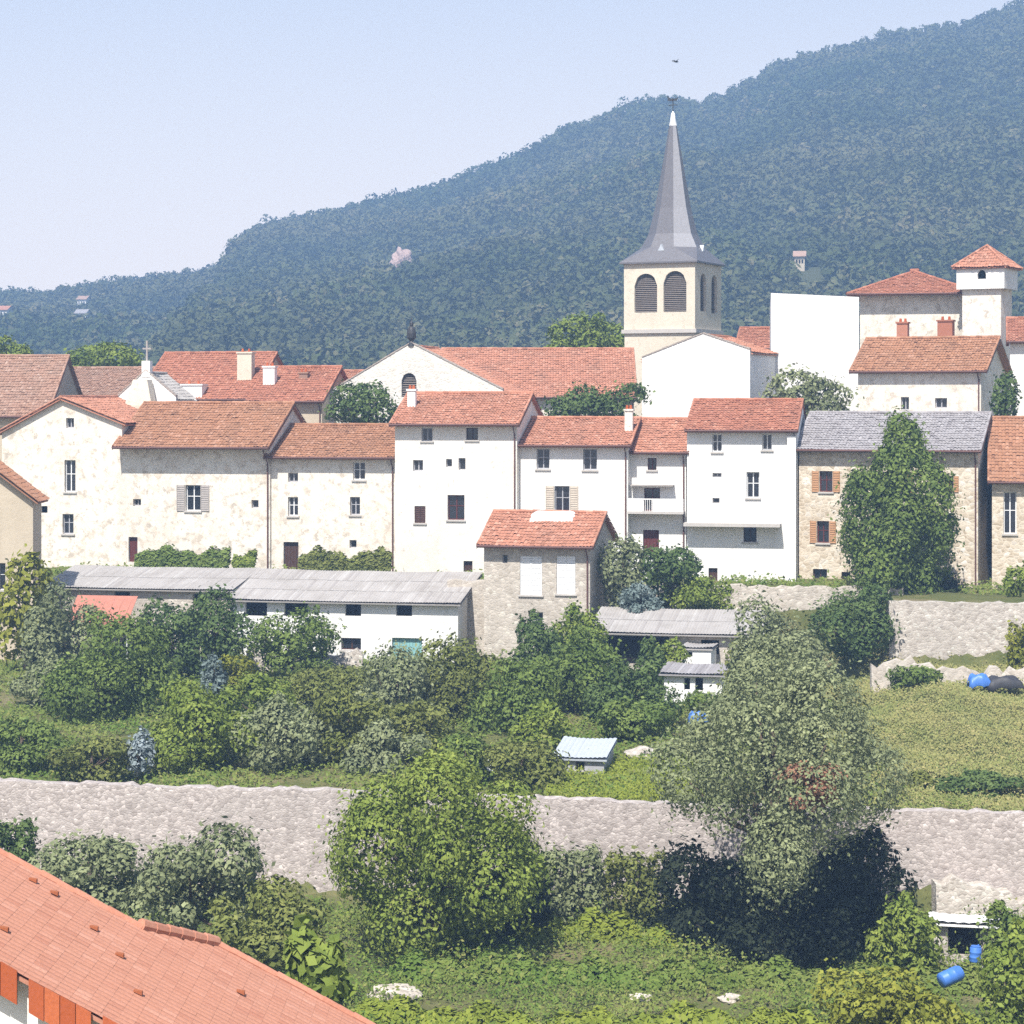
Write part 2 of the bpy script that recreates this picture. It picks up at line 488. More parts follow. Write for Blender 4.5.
# ------------------------------------------------------------------ walls with openings
def wall_with_holes(mb, W, zb, topf, holes, cuts=(), depth=.30, tint=.5):
    """wall in the plane v=0, u in 0..W, from zb to topf(u); holes = (u0,u1,z0,z1,arched)"""
    us = {0.0, W}
    for c in cuts: us.add(c)
    for (a, b, c, d, arch) in holes:
        us.add(a); us.add(b)
        if arch:
            for k in range(1, 8): us.add(a + (b - a) * k / 8)
    us = sorted(u for u in us if -1e-6 <= u <= W + 1e-6)
    def htop(h, u):
        a, b, c, d, arch = h
        if not arch: return d
        r = (b - a) / 2; uc = (a + b) / 2
        return d - r + math.sqrt(max(0, r * r - (u - uc) ** 2))
    for u0, u1 in zip(us[:-1], us[1:]):
        if u1 - u0 < 1e-6: continue
        um = (u0 + u1) / 2
        hs = sorted([h for h in holes if h[0] - 1e-6 < um < h[1] + 1e-6], key=lambda h: h[2])
        lo0 = lo1 = zb
        for h in hs:
            mb.poly([(u0, 0, lo0), (u1, 0, lo1), (u1, 0, h[2]), (u0, 0, h[2])], tint)
            t0, t1 = htop(h, u0), htop(h, u1)
            mb.poly([(u0, 0, h[2]), (u1, 0, h[2]), (u1, depth, h[2]), (u0, depth, h[2])], tint)
            mb.poly([(u0, depth, t0), (u1, depth, t1), (u1, 0, t1), (u0, 0, t0)], tint)
            lo0, lo1 = t0, t1
        mb.poly([(u0, 0, lo0), (u1, 0, lo1), (u1, 0, topf(u1)), (u0, 0, topf(u0))], tint)
    for h in holes:
        a, b, c, d, arch = h
        zt = d - (b - a) / 2 if arch else d
        mb.poly([(a, 0, c), (a, depth, c), (a, depth, zt), (a, 0, zt)], tint)
        mb.poly([(b, depth, c), (b, 0, c), (b, 0, zt), (b, depth, zt)], tint)

def window_part(parent, a, b, c, d, kind, depth=.30, arch=False):
    """fills the opening a..b, c..d; kind letters pick its look"""
    w, h = b - a, d - c
    isdoor = kind in ('door', 'reddoor', 'tealdoor')
    fm = {'white': 'white_paint', 'grey': 'grey_paint', 'red': 'red_wood', 'brown': 'dark_wood', 'orange': 'red_wood', 'greyopen': 'white_paint', 'shut': 'white_paint',
          'shutbrown': 'dark_wood', 'dark': 'inside', 'door': 'dark_wood', 'reddoor': 'red_wood', 'tealdoor': 'teal', 'beige': 'grey_paint', 'louvre': 'louvre', 'vent': 'grey_paint'}[kind]
    y = depth - .06
    f = MB(); t = min(.07, w * .12)
    if isdoor:
        k = max(3, int(w / .2))
        for i in range(k):
            f.box(a + w * i / k + .006, a + w * (i + 1) / k - .006, y - .02 - .01 * (i % 2), y + .04, c, d)
        o = f.build('door', M[fm], parent)
        hb = MB(); hb.box(b - .16, b - .10, y - .08, y - .035, c + h * .45, c + h * .45 + .12)
        hb.build('handle', M['iron'], o)
        bk = MB(); bk.poly([(a - .02, depth + .0, c), (b + .02, depth, c), (b + .02, depth, d), (a - .02, depth, d)])
        bk.build('backing', M['inside'], o)
        return o
    if kind == 'dark':
        f.box(a, b, depth + .25, depth + .3, c, d)
        for q in ((a, a + .05), (b - .05, b)): f.box(q[0], q[1], depth - .04, depth, c, d)
        return f.build('window', M['inside'], parent)
    if kind == 'louvre':
        r = w / 2; uc = (a + b) / 2
        z = c + .05
        while z < d - .08:
            hw = r if z < d - r else math.sqrt(max(.0, r * r - (z - d + r) ** 2))
            if hw > .08: f.prism([(uc - hw, depth - .12, z), (uc + hw, depth - .12, z), (uc + hw, depth + .1, z + .16), (uc - hw, depth + .1, z + .16)], (0, 0, .035))
            z += .17
        o = f.build('louvre', M[fm], parent)
        bk = MB(); bk.box(a - .1, b + .1, depth + .12, depth + .16, c - .1, d + .1)
        bk.build('backing', M['inside'], o)
        return o
    f.box(a, a + t, y, y + .05, c, d); f.box(b - t, b, y, y + .05, c, d)
    f.box(a + t, b - t, y, y + .05, c, c + t); f.box(a + t, b - t, y, y + .05, d - t, d)
    if w > .55: f.box((a + b) / 2 - t * .5, (a + b) / 2 + t * .5, y - .003, y + .045, c + t, d - t)
    if h > 1.1 and kind not in ('shut', 'shutbrown'): f.box(a + t, b - t, y + .004, y + .04, c + h * .55, c + h * .55 + t * .7)
    o = f.build('window', M[fm], parent)
    p = MB(); p.poly([(a, y + .045, c), (b, y + .045, c), (b, y + .045, d), (a, y + .045, d)])
    p.build('pane', M['glass'], o)
    if kind != 'vent':
        s = MB(); s.box(a - .1, b + .1, -.10, depth - .07, c - .1, c - .002)
        s.build('sill', M['concrete'], o)
    def leaf(u0, u1, yy, m):
        q = MB(); k = max(4, int(h / .14))
        q.box(u0, u0 + .05, yy - .02, yy + .03, c, d); q.box(u1 - .05, u1, yy - .02, yy + .03, c, d)
        for i in range(k):
            q.prism([(u0 + .05, yy - .012, c + h * i / k), (u1 - .05, yy - .012, c + h * i / k), (u1 - .05, yy + .018, c + h * (i + .95) / k), (u0 + .05, yy + .018, c + h * (i + .95) / k)], (0, .012, 0))
        q.build('shutter', M[m], o)
    if kind in ('shut', 'shutbrown'):
        m = 'white_paint' if kind == 'shut' else 'dark_wood'
        leaf(a + .02, (a + b) / 2 - .01, .05, m); leaf((a + b) / 2 + .01, b - .02, .05, m)
    if kind in ('orange', 'greyopen', 'beige'):
        m = {'orange': 'orange_wood', 'greyopen': 'grey_wood', 'beige': 'beige_wood'}[kind]
        leaf(a - w * .58, a - .03, -.05, m); leaf(b + .03, b + w * .58, -.05, m)
    return o

HOUSES = {}
def house(name, label, cat, group, Y, xl, xr, eave, ridge, D=8.0, rot=12, style='eaves', ov=.5, ou=.25, wall='white', roof='tile',
          wins=(), apex=None, eave_r=None, chim=(), gutter=True, pitch=.22, base=None, wallname='wall', parapet=0.0):
    ph = R(rot); c, s = math.cos(ph), math.sin(ph)
    kl, kr = (xl - 512) / F, (xr - 512) / F
    Xl = kl * Y
    W = (kr * Y - Xl) / (c + kr * s)
    cx, cy = Xl + c * W / 2 + s * D / 2, Y - s * W / 2 + c * D / 2
    corners = [(Xl, Y), (Xl + c * W, Y - s * W), (Xl + s * D, Y + c * D)]
    g0 = min(gz(*q) for q in corners)
    if base is not None: g0 = min(g0, (HY - base) * (Y - s * W / 2) / F)
    root = empty(name, (Xl, Y, g0), -ph)
    tag(root, label, cat, group)
    zb = -.8
    def u_of(px):
        k = (px - 512) / F
        return (k * Y - Xl) / (c + k * s)
    def z_of(py, u, v=0.0): return (HY - py) / F * (Y - u * s + v * c) - g0
    holes, spec = [], []
    for w_ in wins:
        px, p0, p1, wd, kind = w_[:5]
        a, b = u_of(px - wd / 2), u_of(px + wd / 2)
        um = (a + b) / 2
        h = (a, b, z_of(p1, um), z_of(p0, um), kind in ('louvre',) or (len(w_) > 5))
        holes.append(h); spec.append(kind)
    wm = MB(); rm = MB()
    sl = .10
    if style in ('eaves', 'hip'):
        ze = z_of(eave, W / 2, -ov); zr = z_of(ridge, W / 2, D / 2)
        run = D / 2 + ov; tp = (zr - ze) / run
        wt = ze + tp * ov - sl
        wall_with_holes(wm, W, zb, lambda u: wt, holes)
        if style == 'eaves':
            pent = lambda u: [(u, 0, zb), (u, D, zb), (u, D, wt), (u, D / 2, zr - sl), (u, 0, wt)]
        else:
            pent = lambda u: [(u, 0, zb), (u, D, zb), (u, D, wt), (u, 0, wt)]
        wm.poly(pent(0)[::-1], .5); wm.poly(pent(W), .5)
        wm.poly([(W, D, zb), (0, D, zb), (0, D, wt), (W, D, wt)], .5)
        S = math.hypot(run, zr - ze); cp, sp = run / S, (zr - ze) / S
        L = W + 2 * ou
        if style == 'eaves':
            pl = [(0, 0), (L, 0), (L, S), (0, S)]
            tile_panel(rm, (-ou, -ov, ze), (1, 0, 0), (0, cp, sp), pl, pitch)
            tile_panel(rm, (W + ou, D + ov, ze), (-1, 0, 0), (0, -cp, sp), pl, pitch * 2, .7)
            cap_tiles(rm, (-ou, D / 2, zr + .03), (W + ou, D / 2, zr + .03))
            for u in (-ou + .03, W + ou - .03): cap_tiles(rm, (u, -ov, ze + .03), (u, D / 2, zr + .03), .075)
            # verge boards
            VB = None
            if gutter:
                VB = []
                for u in (-ou - .02, W + ou + .0):
                    vb = MB(); VB.append(vb)
                    vb.prism([(u, -ov, ze - .04), (u, D / 2, zr - .04), (u, D / 2, zr - .24), (u, -ov, ze - .24)], (.02, 0, 0))
        else:
            hi = run
            Lf = L + 2 * (ov - ou); ou = ov
            pf = [(0, 0), (Lf, 0), (Lf - hi, S), (hi, S)] if Lf > 2 * hi + .01 else [(0, 0), (Lf, 0), (Lf / 2, S * Lf / 2 / hi)]
            tile_panel(rm, (-ov, -ov, ze), (1, 0, 0), (0, cp, sp), pf, pitch)
            tile_panel(rm, (W + ov, D + ov, ze), (-1, 0, 0), (0, -cp, sp), pf, pitch)
            Le = D + 2 * ov
            pe = [(0, 0), (Le, 0), (Le / 2, S)]
            tile_panel(rm, (W + ov, -ov, ze), (0, 1, 0), (-cp, 0, sp), pe, pitch)
            tile_panel(rm, (-ov, D + ov, ze), (0, -1, 0), (cp, 0, sp), pe, pitch)
            A, B = (hi - ov, D / 2, zr), (W + ov - hi, D / 2, zr)
            cap_tiles(rm, A, B)
            for q, r_ in (((-ov, -ov, ze), A), ((-ov, D + ov, ze), A), ((W + ov, -ov, ze), B), ((W + ov, D + ov, ze), B)): cap_tiles(rm, q, r_, .12)
            VB = None
    elif style == 'gable':
        ua = u_of(apex[0]); za = z_of(apex[1], ua)
        zl = z_of(eave, 0); zr_ = z_of(eave_r if eave_r else eave, W)
        fo = ov
        def topf(u): return (zl + (za - zl) * u / ua if u <= ua else za + (zr_ - za) * (u - ua) / (W - ua)) - sl + (parapet + sl if parapet else 0)
        wall_with_holes(wm, W, zb, topf, holes, cuts=(ua,))
        if parapet:
            wm.poly([(0, .3, topf(0)), (ua, .3, topf(ua)), (ua, .3, topf(ua) - 1.5), (0, .3, topf(0) - 1)], .5)
            wm.poly([(ua, .3, topf(ua)), (W, .3, topf(W)), (W, .3, topf(W) - 1), (ua, .3, topf(ua) - 1.5)], .5)
            cp_ = MB()
            n_ = 12
            for i in range(n_):
                for p, q in ((0, ua), (ua, W)):
                    a_, b_ = p + (q - p) * i / n_ + .01, p + (q - p) * (i + 1) / n_ - .01
                    j_ = random.uniform(0, .05)
                    cp_.prism([(a_, -.06, topf(a_) + .003), (b_, -.06, topf(b_) + .003), (b_, -.06, topf(b_) + .07 + j_), (a_, -.06, topf(a_) + .07 + j_)], (0, .42, 0))
            cp_.build('coping', M['coping'], root)
        wm.poly([(0, D, zb), (0, 0, zb), (0, 0, zl - sl), (0, D, zl - sl)], .5)
        wm.poly([(W, 0, zb), (W, D, zb), (W, D, zr_ - sl), (W, 0, zr_ - sl)], .5)
        wm.poly([(W, D, zb), (0, D, zb), (0, D, zl - sl), (ua, D, za - sl), (W, D, zr_ - sl)], .5)
        tl = (za - zl) / ua; tr = (za - zr_) / (W - ua)
        L = D + 2 * fo
        Sl = math.hypot(ua + ou, (ua + ou) * tl); Sr = math.hypot(W - ua + ou, (W - ua + ou) * tr)
        cl, slv = (ua + ou) / Sl, (ua + ou) * tl / Sl
        cr, srv = (W - ua + ou) / Sr, (W - ua + ou) * tr / Sr
        tile_panel(rm, (W + ou, -fo, za - (W - ua + ou) * tr), (0, 1, 0), (-cr, 0, srv), [(0, 0), (L, 0), (L, Sr), (0, Sr)], pitch)
        tile_panel(rm, (-ou, D + fo, za - (ua + ou) * tl), (0, -1, 0), (cl, 0, slv), [(0, 0), (L, 0), (L, Sl), (0, Sl)], pitch)
        cap_tiles(rm, (ua, -fo, za + .03), (ua, D + fo, za + .03))
        for q in () if parapet else ((-ou, -fo + .04, za - (ua + ou) * tl + .03), (W + ou, -fo + .04, za - (W - ua + ou) * tr + .03)):
            cap_tiles(rm, q, (ua, -fo + .04, za + .03), .055, .35)
        VB = None
        root['za'] = za; root['ua'] = ua
    elif style == 'mono':
        ze = z_of(eave, W / 2, -ov); zr = z_of(ridge, W / 2, D)
        tp = (zr - ze) / (D + ov); wt = ze + tp * ov - sl
        wall_with_holes(wm, W, zb, lambda u: wt, holes)
        quad = lambda u: [(u, 0, zb), (u, D, zb), (u, D, zr - sl), (u, 0, wt)]
        wm.poly(quad(0)[::-1], .5); wm.poly(quad(W), .5)
        wm.poly([(W, D, zb), (0, D, zb), (0, D, zr - sl), (W, D, zr - sl)], .5)
        run = D + ov + .1; S = math.hypot(run, tp * run)
        tile_panel(rm, (-ou, -ov, ze), (1, 0, 0), (0, run / S, tp * run / S), [(0, 0), (W + 2 * ou, 0), (W + 2 * ou, S), (0, S)], pitch, 2.4, .035, .015, jit=.3)
        VB = None
    elif style == 'flat':
        zt = z_of(eave, W / 2)
        zt2 = z_of(eave_r if eave_r else eave, W)
        zt1 = z_of(eave, 0)
        tf = lambda u: zt1 + (zt2 - zt1) * u / W
        wall_with_holes(wm, W, zb, tf, holes)
        wm.poly([(0, D, zb), (0, 0, zb), (0, 0, zt1), (0, D, zt1 - .8)], .5)
        wm.poly([(W, 0, zb), (W, D, zb), (W, D, zt2 - .8), (W, 0, zt2)], .5)
        wm.poly([(W, D, zb), (0, D, zb), (0, D, zt1 - .8), (W, D, zt2 - .8)], .5)
        S = math.hypot(D - .3, .6)
        tile_panel(rm, (W - .02, D, min(zt1, zt2) - .9), (-1, 0, 0), (0, -(D - .3) / S, .6 / S), [(0, 0), (W - .04, 0), (W - .04, S), (0, S)], .4, .7)
        wm.box(.01, W - .01, .01, .3, min(zt1, zt2) - .85, min(zt1, zt2) - .003)
        VB = None
    w = wm.build(wallname, M[wall], root)
    ro = rm.build('roof', M[roof], root)
    for vb in VB or (): vb.build('verge_board', M['gutter'], ro)
    if gutter and style in ('eaves', 'hip', 'mono'):
        gm = MB()
        gm.tube([(-ou, -ov - .07, ze - .06), (W + ou, -ov - .07, ze - .06)], .075, 8)
        ub = W - .15
        gm.tube([(ub, -ov - .05, ze - .1), (ub, -.09, ze - .1 - ov * .8 - .1), (ub, -.09, 0.2)], .05, 6)
        gm.build('gutter', M['gutter'], ro)
    for (a, b, c_, d, ar), kind in zip(holes, spec):
        window_part(root, a, b, c_, d, kind)
    for ch in chim:
        px, p0, p1, wd, v, mt = ch
        k = (px - 512) / F
        # local u for a point at depth v
        u = (k * (Y + v * c) - Xl - v * s) / (c + k * s)
        sc_ = (Y - u * s + v * c) / F
        hw = wd * sc_ / 2
        zt = (HY - p0) * sc_ - g0; z0 = (HY - p1) * sc_ - g0 - .5
        cm = MB()
        cm.box(u - hw, u + hw, v - hw * .7, v + hw * .7, z0, zt - .12)
        cm.box(u - hw - .07, u + hw + .07, v - hw * .7 - .07, v + hw * .7 + .07, zt - .118, zt)
        co = cm.build('chimney', M[mt], ro)
        pm = MB()
        for q in (-.45, .45):
            pm.tube([(u + hw * q, v, zt + .002), (u + hw * q, v, zt + .26)], [.11, .085], 8)
        pm.build('chimney_pot', M['tile_new'], co)
    HOUSES[label] = root
    root['W'] = W
    return root

ROW = 'tall village houses in the front row'
BACK = 'houses behind the front row'

house('house', 'pale patchy gable fronted house with narrow windows, at the left end of the front row', 'house', ROW, 158, 2, 122, 430, None, 12, style='gable', apex=(62, 397), eave_r=421,
      ov=.3, ou=.4, wall='patchy', roof='tile', wins=[(70, 460, 492, 11, 'white'), (68, 514, 534, 11, 'grey'), (70, 418, 428, 8, 'vent'), (44, 506, 513, 7, 'dark')])
house('house', 'long pale house under deep brown eaves beside the patchy gable house', 'house', ROW, 156, 122, 270, 447, 403, 9.5, ov=1.15, wall='patchy', roof='tile_brown',
      wins=[(193, 485, 511, 15, 'greyopen'), (137, 499, 506, 8, 'vent'), (255, 500, 508, 7, 'vent'), (133, 537, 562, 9, 'reddoor')])
house('house', 'low cream house with peeling walls and brown roof, its dark door beside a hedge', 'house', ROW, 154, 270, 395, 457, 425, 8.5, ov=.6, wall='patchy', roof='tile_brown',
      wins=[(359, 462, 480, 12, 'white'), (293, 473, 482, 10, 'vent'), (293, 497, 516, 10, 'white'), (355, 497, 515, 10, 'grey'), (291, 542, 571, 15, 'door'), (353, 540, 548, 7, 'vent')])
house('house', 'tallest cream house of the front row with two small lofts and brown shutters', 'house', ROW, 151, 395, 517, 424, 393, 8.5, ov=.6, wall='white', roof='tile',
      wins=[(427, 428, 441, 11, 'grey'), (472, 428, 440, 12, 'brown'), (418, 460, 471, 10, 'vent'), (449, 459, 467, 6, 'vent'), (462, 458, 470, 7, 'vent'), (420, 506, 523, 11, 'shutbrown'), (456, 495, 520, 17, 'red'), (468, 561, 583, 9, 'door')],
      chim=[(412, 389, 404, 8, 2.2, 'lime')])
house('house', 'white house with one big beige shuttered window above the stone cottage', 'house', ROW, 150, 517, 628, 445, 418, 8, ov=.5, wall='bright', roof='tile',
      wins=[(543, 449, 469, 13, 'grey'), (590, 449, 470, 14, 'grey'), (562, 486, 513, 15, 'beige')], chim=[(629, 409, 432, 8, 2.0, 'pale_stone')])
hb = house('house', 'narrow white house with balcony and dark red doors between two white houses', 'house', ROW, 149.3, 629, 686, 452, 419, 8, ov=.5, wall='bright', roof='tile',
      wins=[(652, 458, 470, 9, 'red'), (652, 488, 511, 16, 'red'), (651, 530, 556, 16, 'reddoor')])
h9 = house('house', 'tall bright white house with red roof beside the ochre stone house', 'house', ROW, 148, 687, 797, 430, 400, 8, ov=.5, ou=.08, wall='bright', roof='tile_red',
      wins=[(717, 434, 452, 10, 'white'), (767, 434, 450, 10, 'white'), (753, 472, 498, 13, 'white'), (717, 473, 477, 9, 'vent'), (716, 498, 503, 7, 'vent'), (750, 526, 542, 13, 'brown'), (713, 568, 596, 9, 'door')])
house('house', 'ochre stone house with grey roof and orange shutters behind the tall tree', 'house', ROW, 147, 799, 978, 450, 413, 9.5, rot=19, ov=.6, wall='ochre_stone', roof='grey_roof',
      wins=[(826, 471, 492, 13, 'orange'), (823, 521, 543, 12, 'orange'), (790 + 20, 571, 592, 0.1, 'vent'), (823, 570, 591, 14, 'orange'), (949, 475, 489, 9, 'orange'), (866, 473, 493, 12, 'orange')][:2] +
           [(820, 569, 591, 14, 'brown'), (846, 572, 582, 9, 'brown'), (949, 476, 492, 9, 'orange'), (900, 472, 493, 12, 'orange')])
house('house', 'cream house with brown tile roof cut by the right picture edge', 'house', ROW, 143, 992, 1110, 482, 418, 11, ov=.5, wall='ochre_stone', roof='tile_brown',
      wins=[(1010, 492, 534, 13, 'white'), (1062, 495, 530, 13, 'white')])

# second row
house('house', 'house with weathered brown roof above the leftmost gable', 'house', BACK, 168, -70, 46, 416, 356, 13, rot=2, wall='tan', roof='tile_old')
house('house', 'long low house under greyish pink tiles below a round green tree', 'house', BACK, 184, 18, 152, 398, 368, 12, wall='cream', roof='tile_old')
house('house', 'house with red tile roof and tall beige chimney left of the green bush', 'house', BACK, 174, 140, 250, 399, 353, 12, wall='tan', roof='tile_red',
      chim=[(246, 352, 390, 15, 2.5, 'belfry'), (194, 384, 400, 22, .4, 'lime')])
house('house', 'low house with red roof and white chimney beside the beige chimney', 'house', BACK, 171, 251, 322, 401, 367, 9, wall='tan', roof='tile_red',
      chim=[(270, 366, 386, 12, 2.2, 'lime'), (304, 372, 384, 9, 3.0, 'tile_old')])
house('house', 'small house with a pink roof left of the stone church gable', 'house', BACK, 186, 296, 372, 392, 371, 8, wall='cream', roof='tile')
ch = house('chapel', 'small white chapel front with a cross, among roofs on the left', 'chapel', None, 167, 118, 176, 399, None, 4.5, style='gable', apex=(146, 373), ov=-.3, ou=.05, parapet=.2, wall='bright', roof='fibre')
ch2 = house('church_hall', 'pale stone gable with arched window and dark finial', 'church hall', None, 172, 318, 503, 402, None, 9, style='gable', apex=(411, 346), eave_r=393, ov=-.3, ou=.05, parapet=.25,
      wall='pale_stone', roof='tile', wins=[(409, 373, 397, 15, 'louvre')])
house('church_nave', 'long pink tiled nave roof left of the church steeple', 'church', None, 178, 440, 634, 397, 349, 15, rot=1, wall='cream', roof='tile')
house('house', 'white blank gable house in front of the church steeple', 'house', BACK, 166, 642, 750, 359, None, 8, rot=21, style='gable', apex=(703, 335), eave_r=351, ov=-.25, ou=.2, parapet=.12, wall='bright', roof='tile')
house('house', 'small brown roofed house between steeple and big white wall', 'house', BACK, 186, 738, 790, 348, 328, 7, wall='tan', roof='tile_red')
house('house', 'big plain white windowless wall house beside the hip roofed stone house', 'house', BACK, 170, 771, 859, 293, None, 9, rot=6, style='flat', eave_r=297, wall='bright', roof='tile')
house('house', 'stone house under a wide red hip roof beside the round top tower', 'house', BACK, 182, 860, 966, 293, 270, 9, style='hip', ov=1.0, wall='cream', roof='tile_red')
house('house', 'white house with pinkish brown roof and shaded end wall, above the grey roof', 'house', BACK, 161, 858, 981, 371, 338, 8, rot=24, ov=.5, ou=.5, wall='patchy', roof='tile_brown',
      wins=[(905, 397, 410, 8, 'grey'), (941, 398, 408, 12, 'vent')], chim=[(903, 322, 350, 11, 6.5, 'tile_red'), (946, 320, 350, 15, 7.0, 'tile_red')])
house('house', 'white house with a red roof glimpsed at the right edge', 'house', BACK, 168, 1010, 1075, 341, 318, 8, wall='bright', roof='tile_red')

# sheds and cottage
cot = house('cottage', 'small stone cottage with white shutters and pink roof below the white houses', 'cottage', None, 137, 484, 590, 546, 512, 6.5, rot=15, ov=.55, ou=.3, wall='brown_stone', roof='tile',
      wins=[(531, 556, 595, 22, 'shut'), (566, 556, 594, 19, 'shut'), (505, 555, 563, 5, 'vent'), (536, 612, 622, 14, 'white')])
house('house', 'tan gable house with dark verge at the left edge, beside yellow shrubs', 'house', None, 139, -64, 33, 500, None, 3.0, rot=-2, style='gable', apex=(-16, 459), eave_r=496, ov=.45, ou=.45, wall='tan', roof='tile_brown',
      wins=[(2, 563, 590, 7, 'white')])
SH = 'sheds along the lane'
house('shed', 'long shed with pale flat roof below the patchy houses', 'shed', SH, 143, 46, 231, 588, 567, 5, style='mono', ov=.4, wall='brown_stone', roof='fibre', pitch=.18,
      wins=[(122, 592, 606, 16, 'dark'), (200, 594, 606, 14, 'dark')], gutter=False)
house('shed', 'white shed with teal door and square dark openings', 'shed', SH, 139.5, 232, 458, 601, 571, 5.5, style='mono', ov=.5, wall='bright', roof='fibre', pitch=.18,
      wins=[(256, 600, 616, 22, 'dark'), (296, 600, 616, 24, 'dark'), (353, 603, 616, 16, 'dark'), (404, 603, 616, 16, 'dark'), (351, 638, 650, 20, 'brown'), (407, 638, 672, 30, 'tealdoor')], gutter=False)
house('shed', 'open shed with pale roof and black opening beside the cottage', 'shed', SH, 131, 592, 762, 633, 609, 4.5, style='mono', ov=.5, wall='brown_stone', roof='fibre', pitch=.18,
      wins=[(631, 636, 664, 76, 'dark'), (710, 640, 655, 18, 'dark')], gutter=False)
house('hut', 'low hut with grey roof and two small dark windows', 'hut', None, 121.5, 664, 722, 673, 663, 3, style='mono', ov=.3, wall='lime', roof='grey_roof', pitch=.18,
      wins=[(687, 678, 690, 6, 'dark'), (699, 678, 691, 8, 'dark')], gutter=False)
house('hut', 'small white block hut above the low grey roofed hut', 'hut', None, 127, 682, 711, 647, 643, 2.5, style='mono', ov=.1, ou=.1, wall='lime', roof='fibre', pitch=.18,
      wins=[(690, 652, 657, 5, 'vent')], gutter=False)
house('shed', 'grey sheet metal garden shed above the stone wall', 'shed', None, 101.5, 556, 604, 757, 738, 2.6, style='mono', ov=.2, ou=.15, wall='grey_paint', roof='zinc', pitch=.2,
      wins=[(580, 761, 770, 9, 'brown')], gutter=False)
house('hut', 'cream hut with maroon sheet roof at the left edge', 'hut', None, 125, -40, 38, 716, 700, 3, style='mono', ov=.3, wall='lime', roof='maroon', pitch=.2,
      wins=[(22, 722, 736, 9, 'dark')], gutter=False)
house('hut', 'stone hut with white slab roof at the foot of the wall', 'hut', None, 84, 934, 994, 922, 914, 2.0, style='mono', ov=.3, wall='light_stone', roof='lime', pitch=.4,
      wins=[(964, 928, 956, 32, 'dark')], gutter=False)

# extra pieces on houses ------------------------------------------------
def add_balcony(root, W):
    b = MB()
    z1 = (HY - 511) * 148.8 / F - root.location.z
    b.box(.05, W - .05, -1.0, -.01, z1 - .16, z1)
    o = b.build('balcony', M['concrete'], root)
    r = MB()
    r.box(.05, W * .28, -1.0, -.88, z1 + .003, z1 + .85); r.box(W * .45, W - .05, -1.0, -.88, z1 + .003, z1 + .85)
    r.box(W * .28, W * .45, -.96, -.9, z1 + .78, z1 + .85)
    for k in range(5): r.box(W * .28 + W * .17 * (k + .3) / 5, W * .28 + W * .17 * (k + .3) / 5 + .03, -.95, -.91, z1 + .003, z1 + .78)
    r.build('parapet', M['lime'], o)
    a = MB(); za = (HY - 486) * 148.8 / F - root.location.z
    a.box(W * .05, W * .8, -.7, .0, za, za + .09)
    a.build('awning', M['grey_wood'], root)
add_balcony(hb, hb['W'])
def add_gallery(root, W):
    b = MB(); z1 = (HY - 523) * 147 / F - root.location.z
    b.box(-.1, W * .86, -1.05, -.005, z1 - .22, z1)
    o = b.build('balcony', M['concrete'], root)
    p = MB(); p.box(W - .6, W - .05, -.35, -.012, 0, (HY - 436) * 147 / F - root.location.z)
    p.build('pilaster', M['lime'], root)
add_gallery(h9, h9['W'])

def finial(root, kind):
    ua, za = root['ua'], root['za']
    b = MB()
    if kind == 'bell':
        z = za
        prof = [(.30, 0), (.26, .25), (.16, .32), (.18, .45), (.34, .62), (.36, .95), (.30, 1.25), (.20, 1.45), (.12, 1.5), (.15, 1.62), (.13, 1.78), (.05, 1.9), (.02, 2.25)]
        b.tube([(ua, .15, z + h) for _, h in prof], [r for r, _ in prof], 10)
        b.build('finial', M['iron'], root)
    else:
        z = za + .9
        b.box(ua - .32, ua + .32, -.05, .5, za - .3, z)
        b.build('pedestal', M['lime'], root)
        c = MB()
        c.box(ua - .06, ua + .06, .15, .27, z + .002, z + 1.5); c.box(ua - .34, ua - .06, .16, .26, z + .85, z + .97); c.box(ua + .06, ua + .34, .16, .26, z + .85, z + .97)
        c.build('cross', M['grey_wood'], root)
        d = MB()
        d.box(ua - 1.05, ua + 1.05, -1.6, -.02, 0, za - 2.4)
        d.prism([(ua - 1.05, -1.6, za - 2.397), (ua + 1.05, -1.6, za - 2.397), (ua + .55, -1.2, za - .5), (ua - .55, -1.2, za - .5)], (0, 1.0, 0))
        d.build('buttress', M['belfry'], root)
finial(ch2, 'bell'); finial(ch, 'cross')

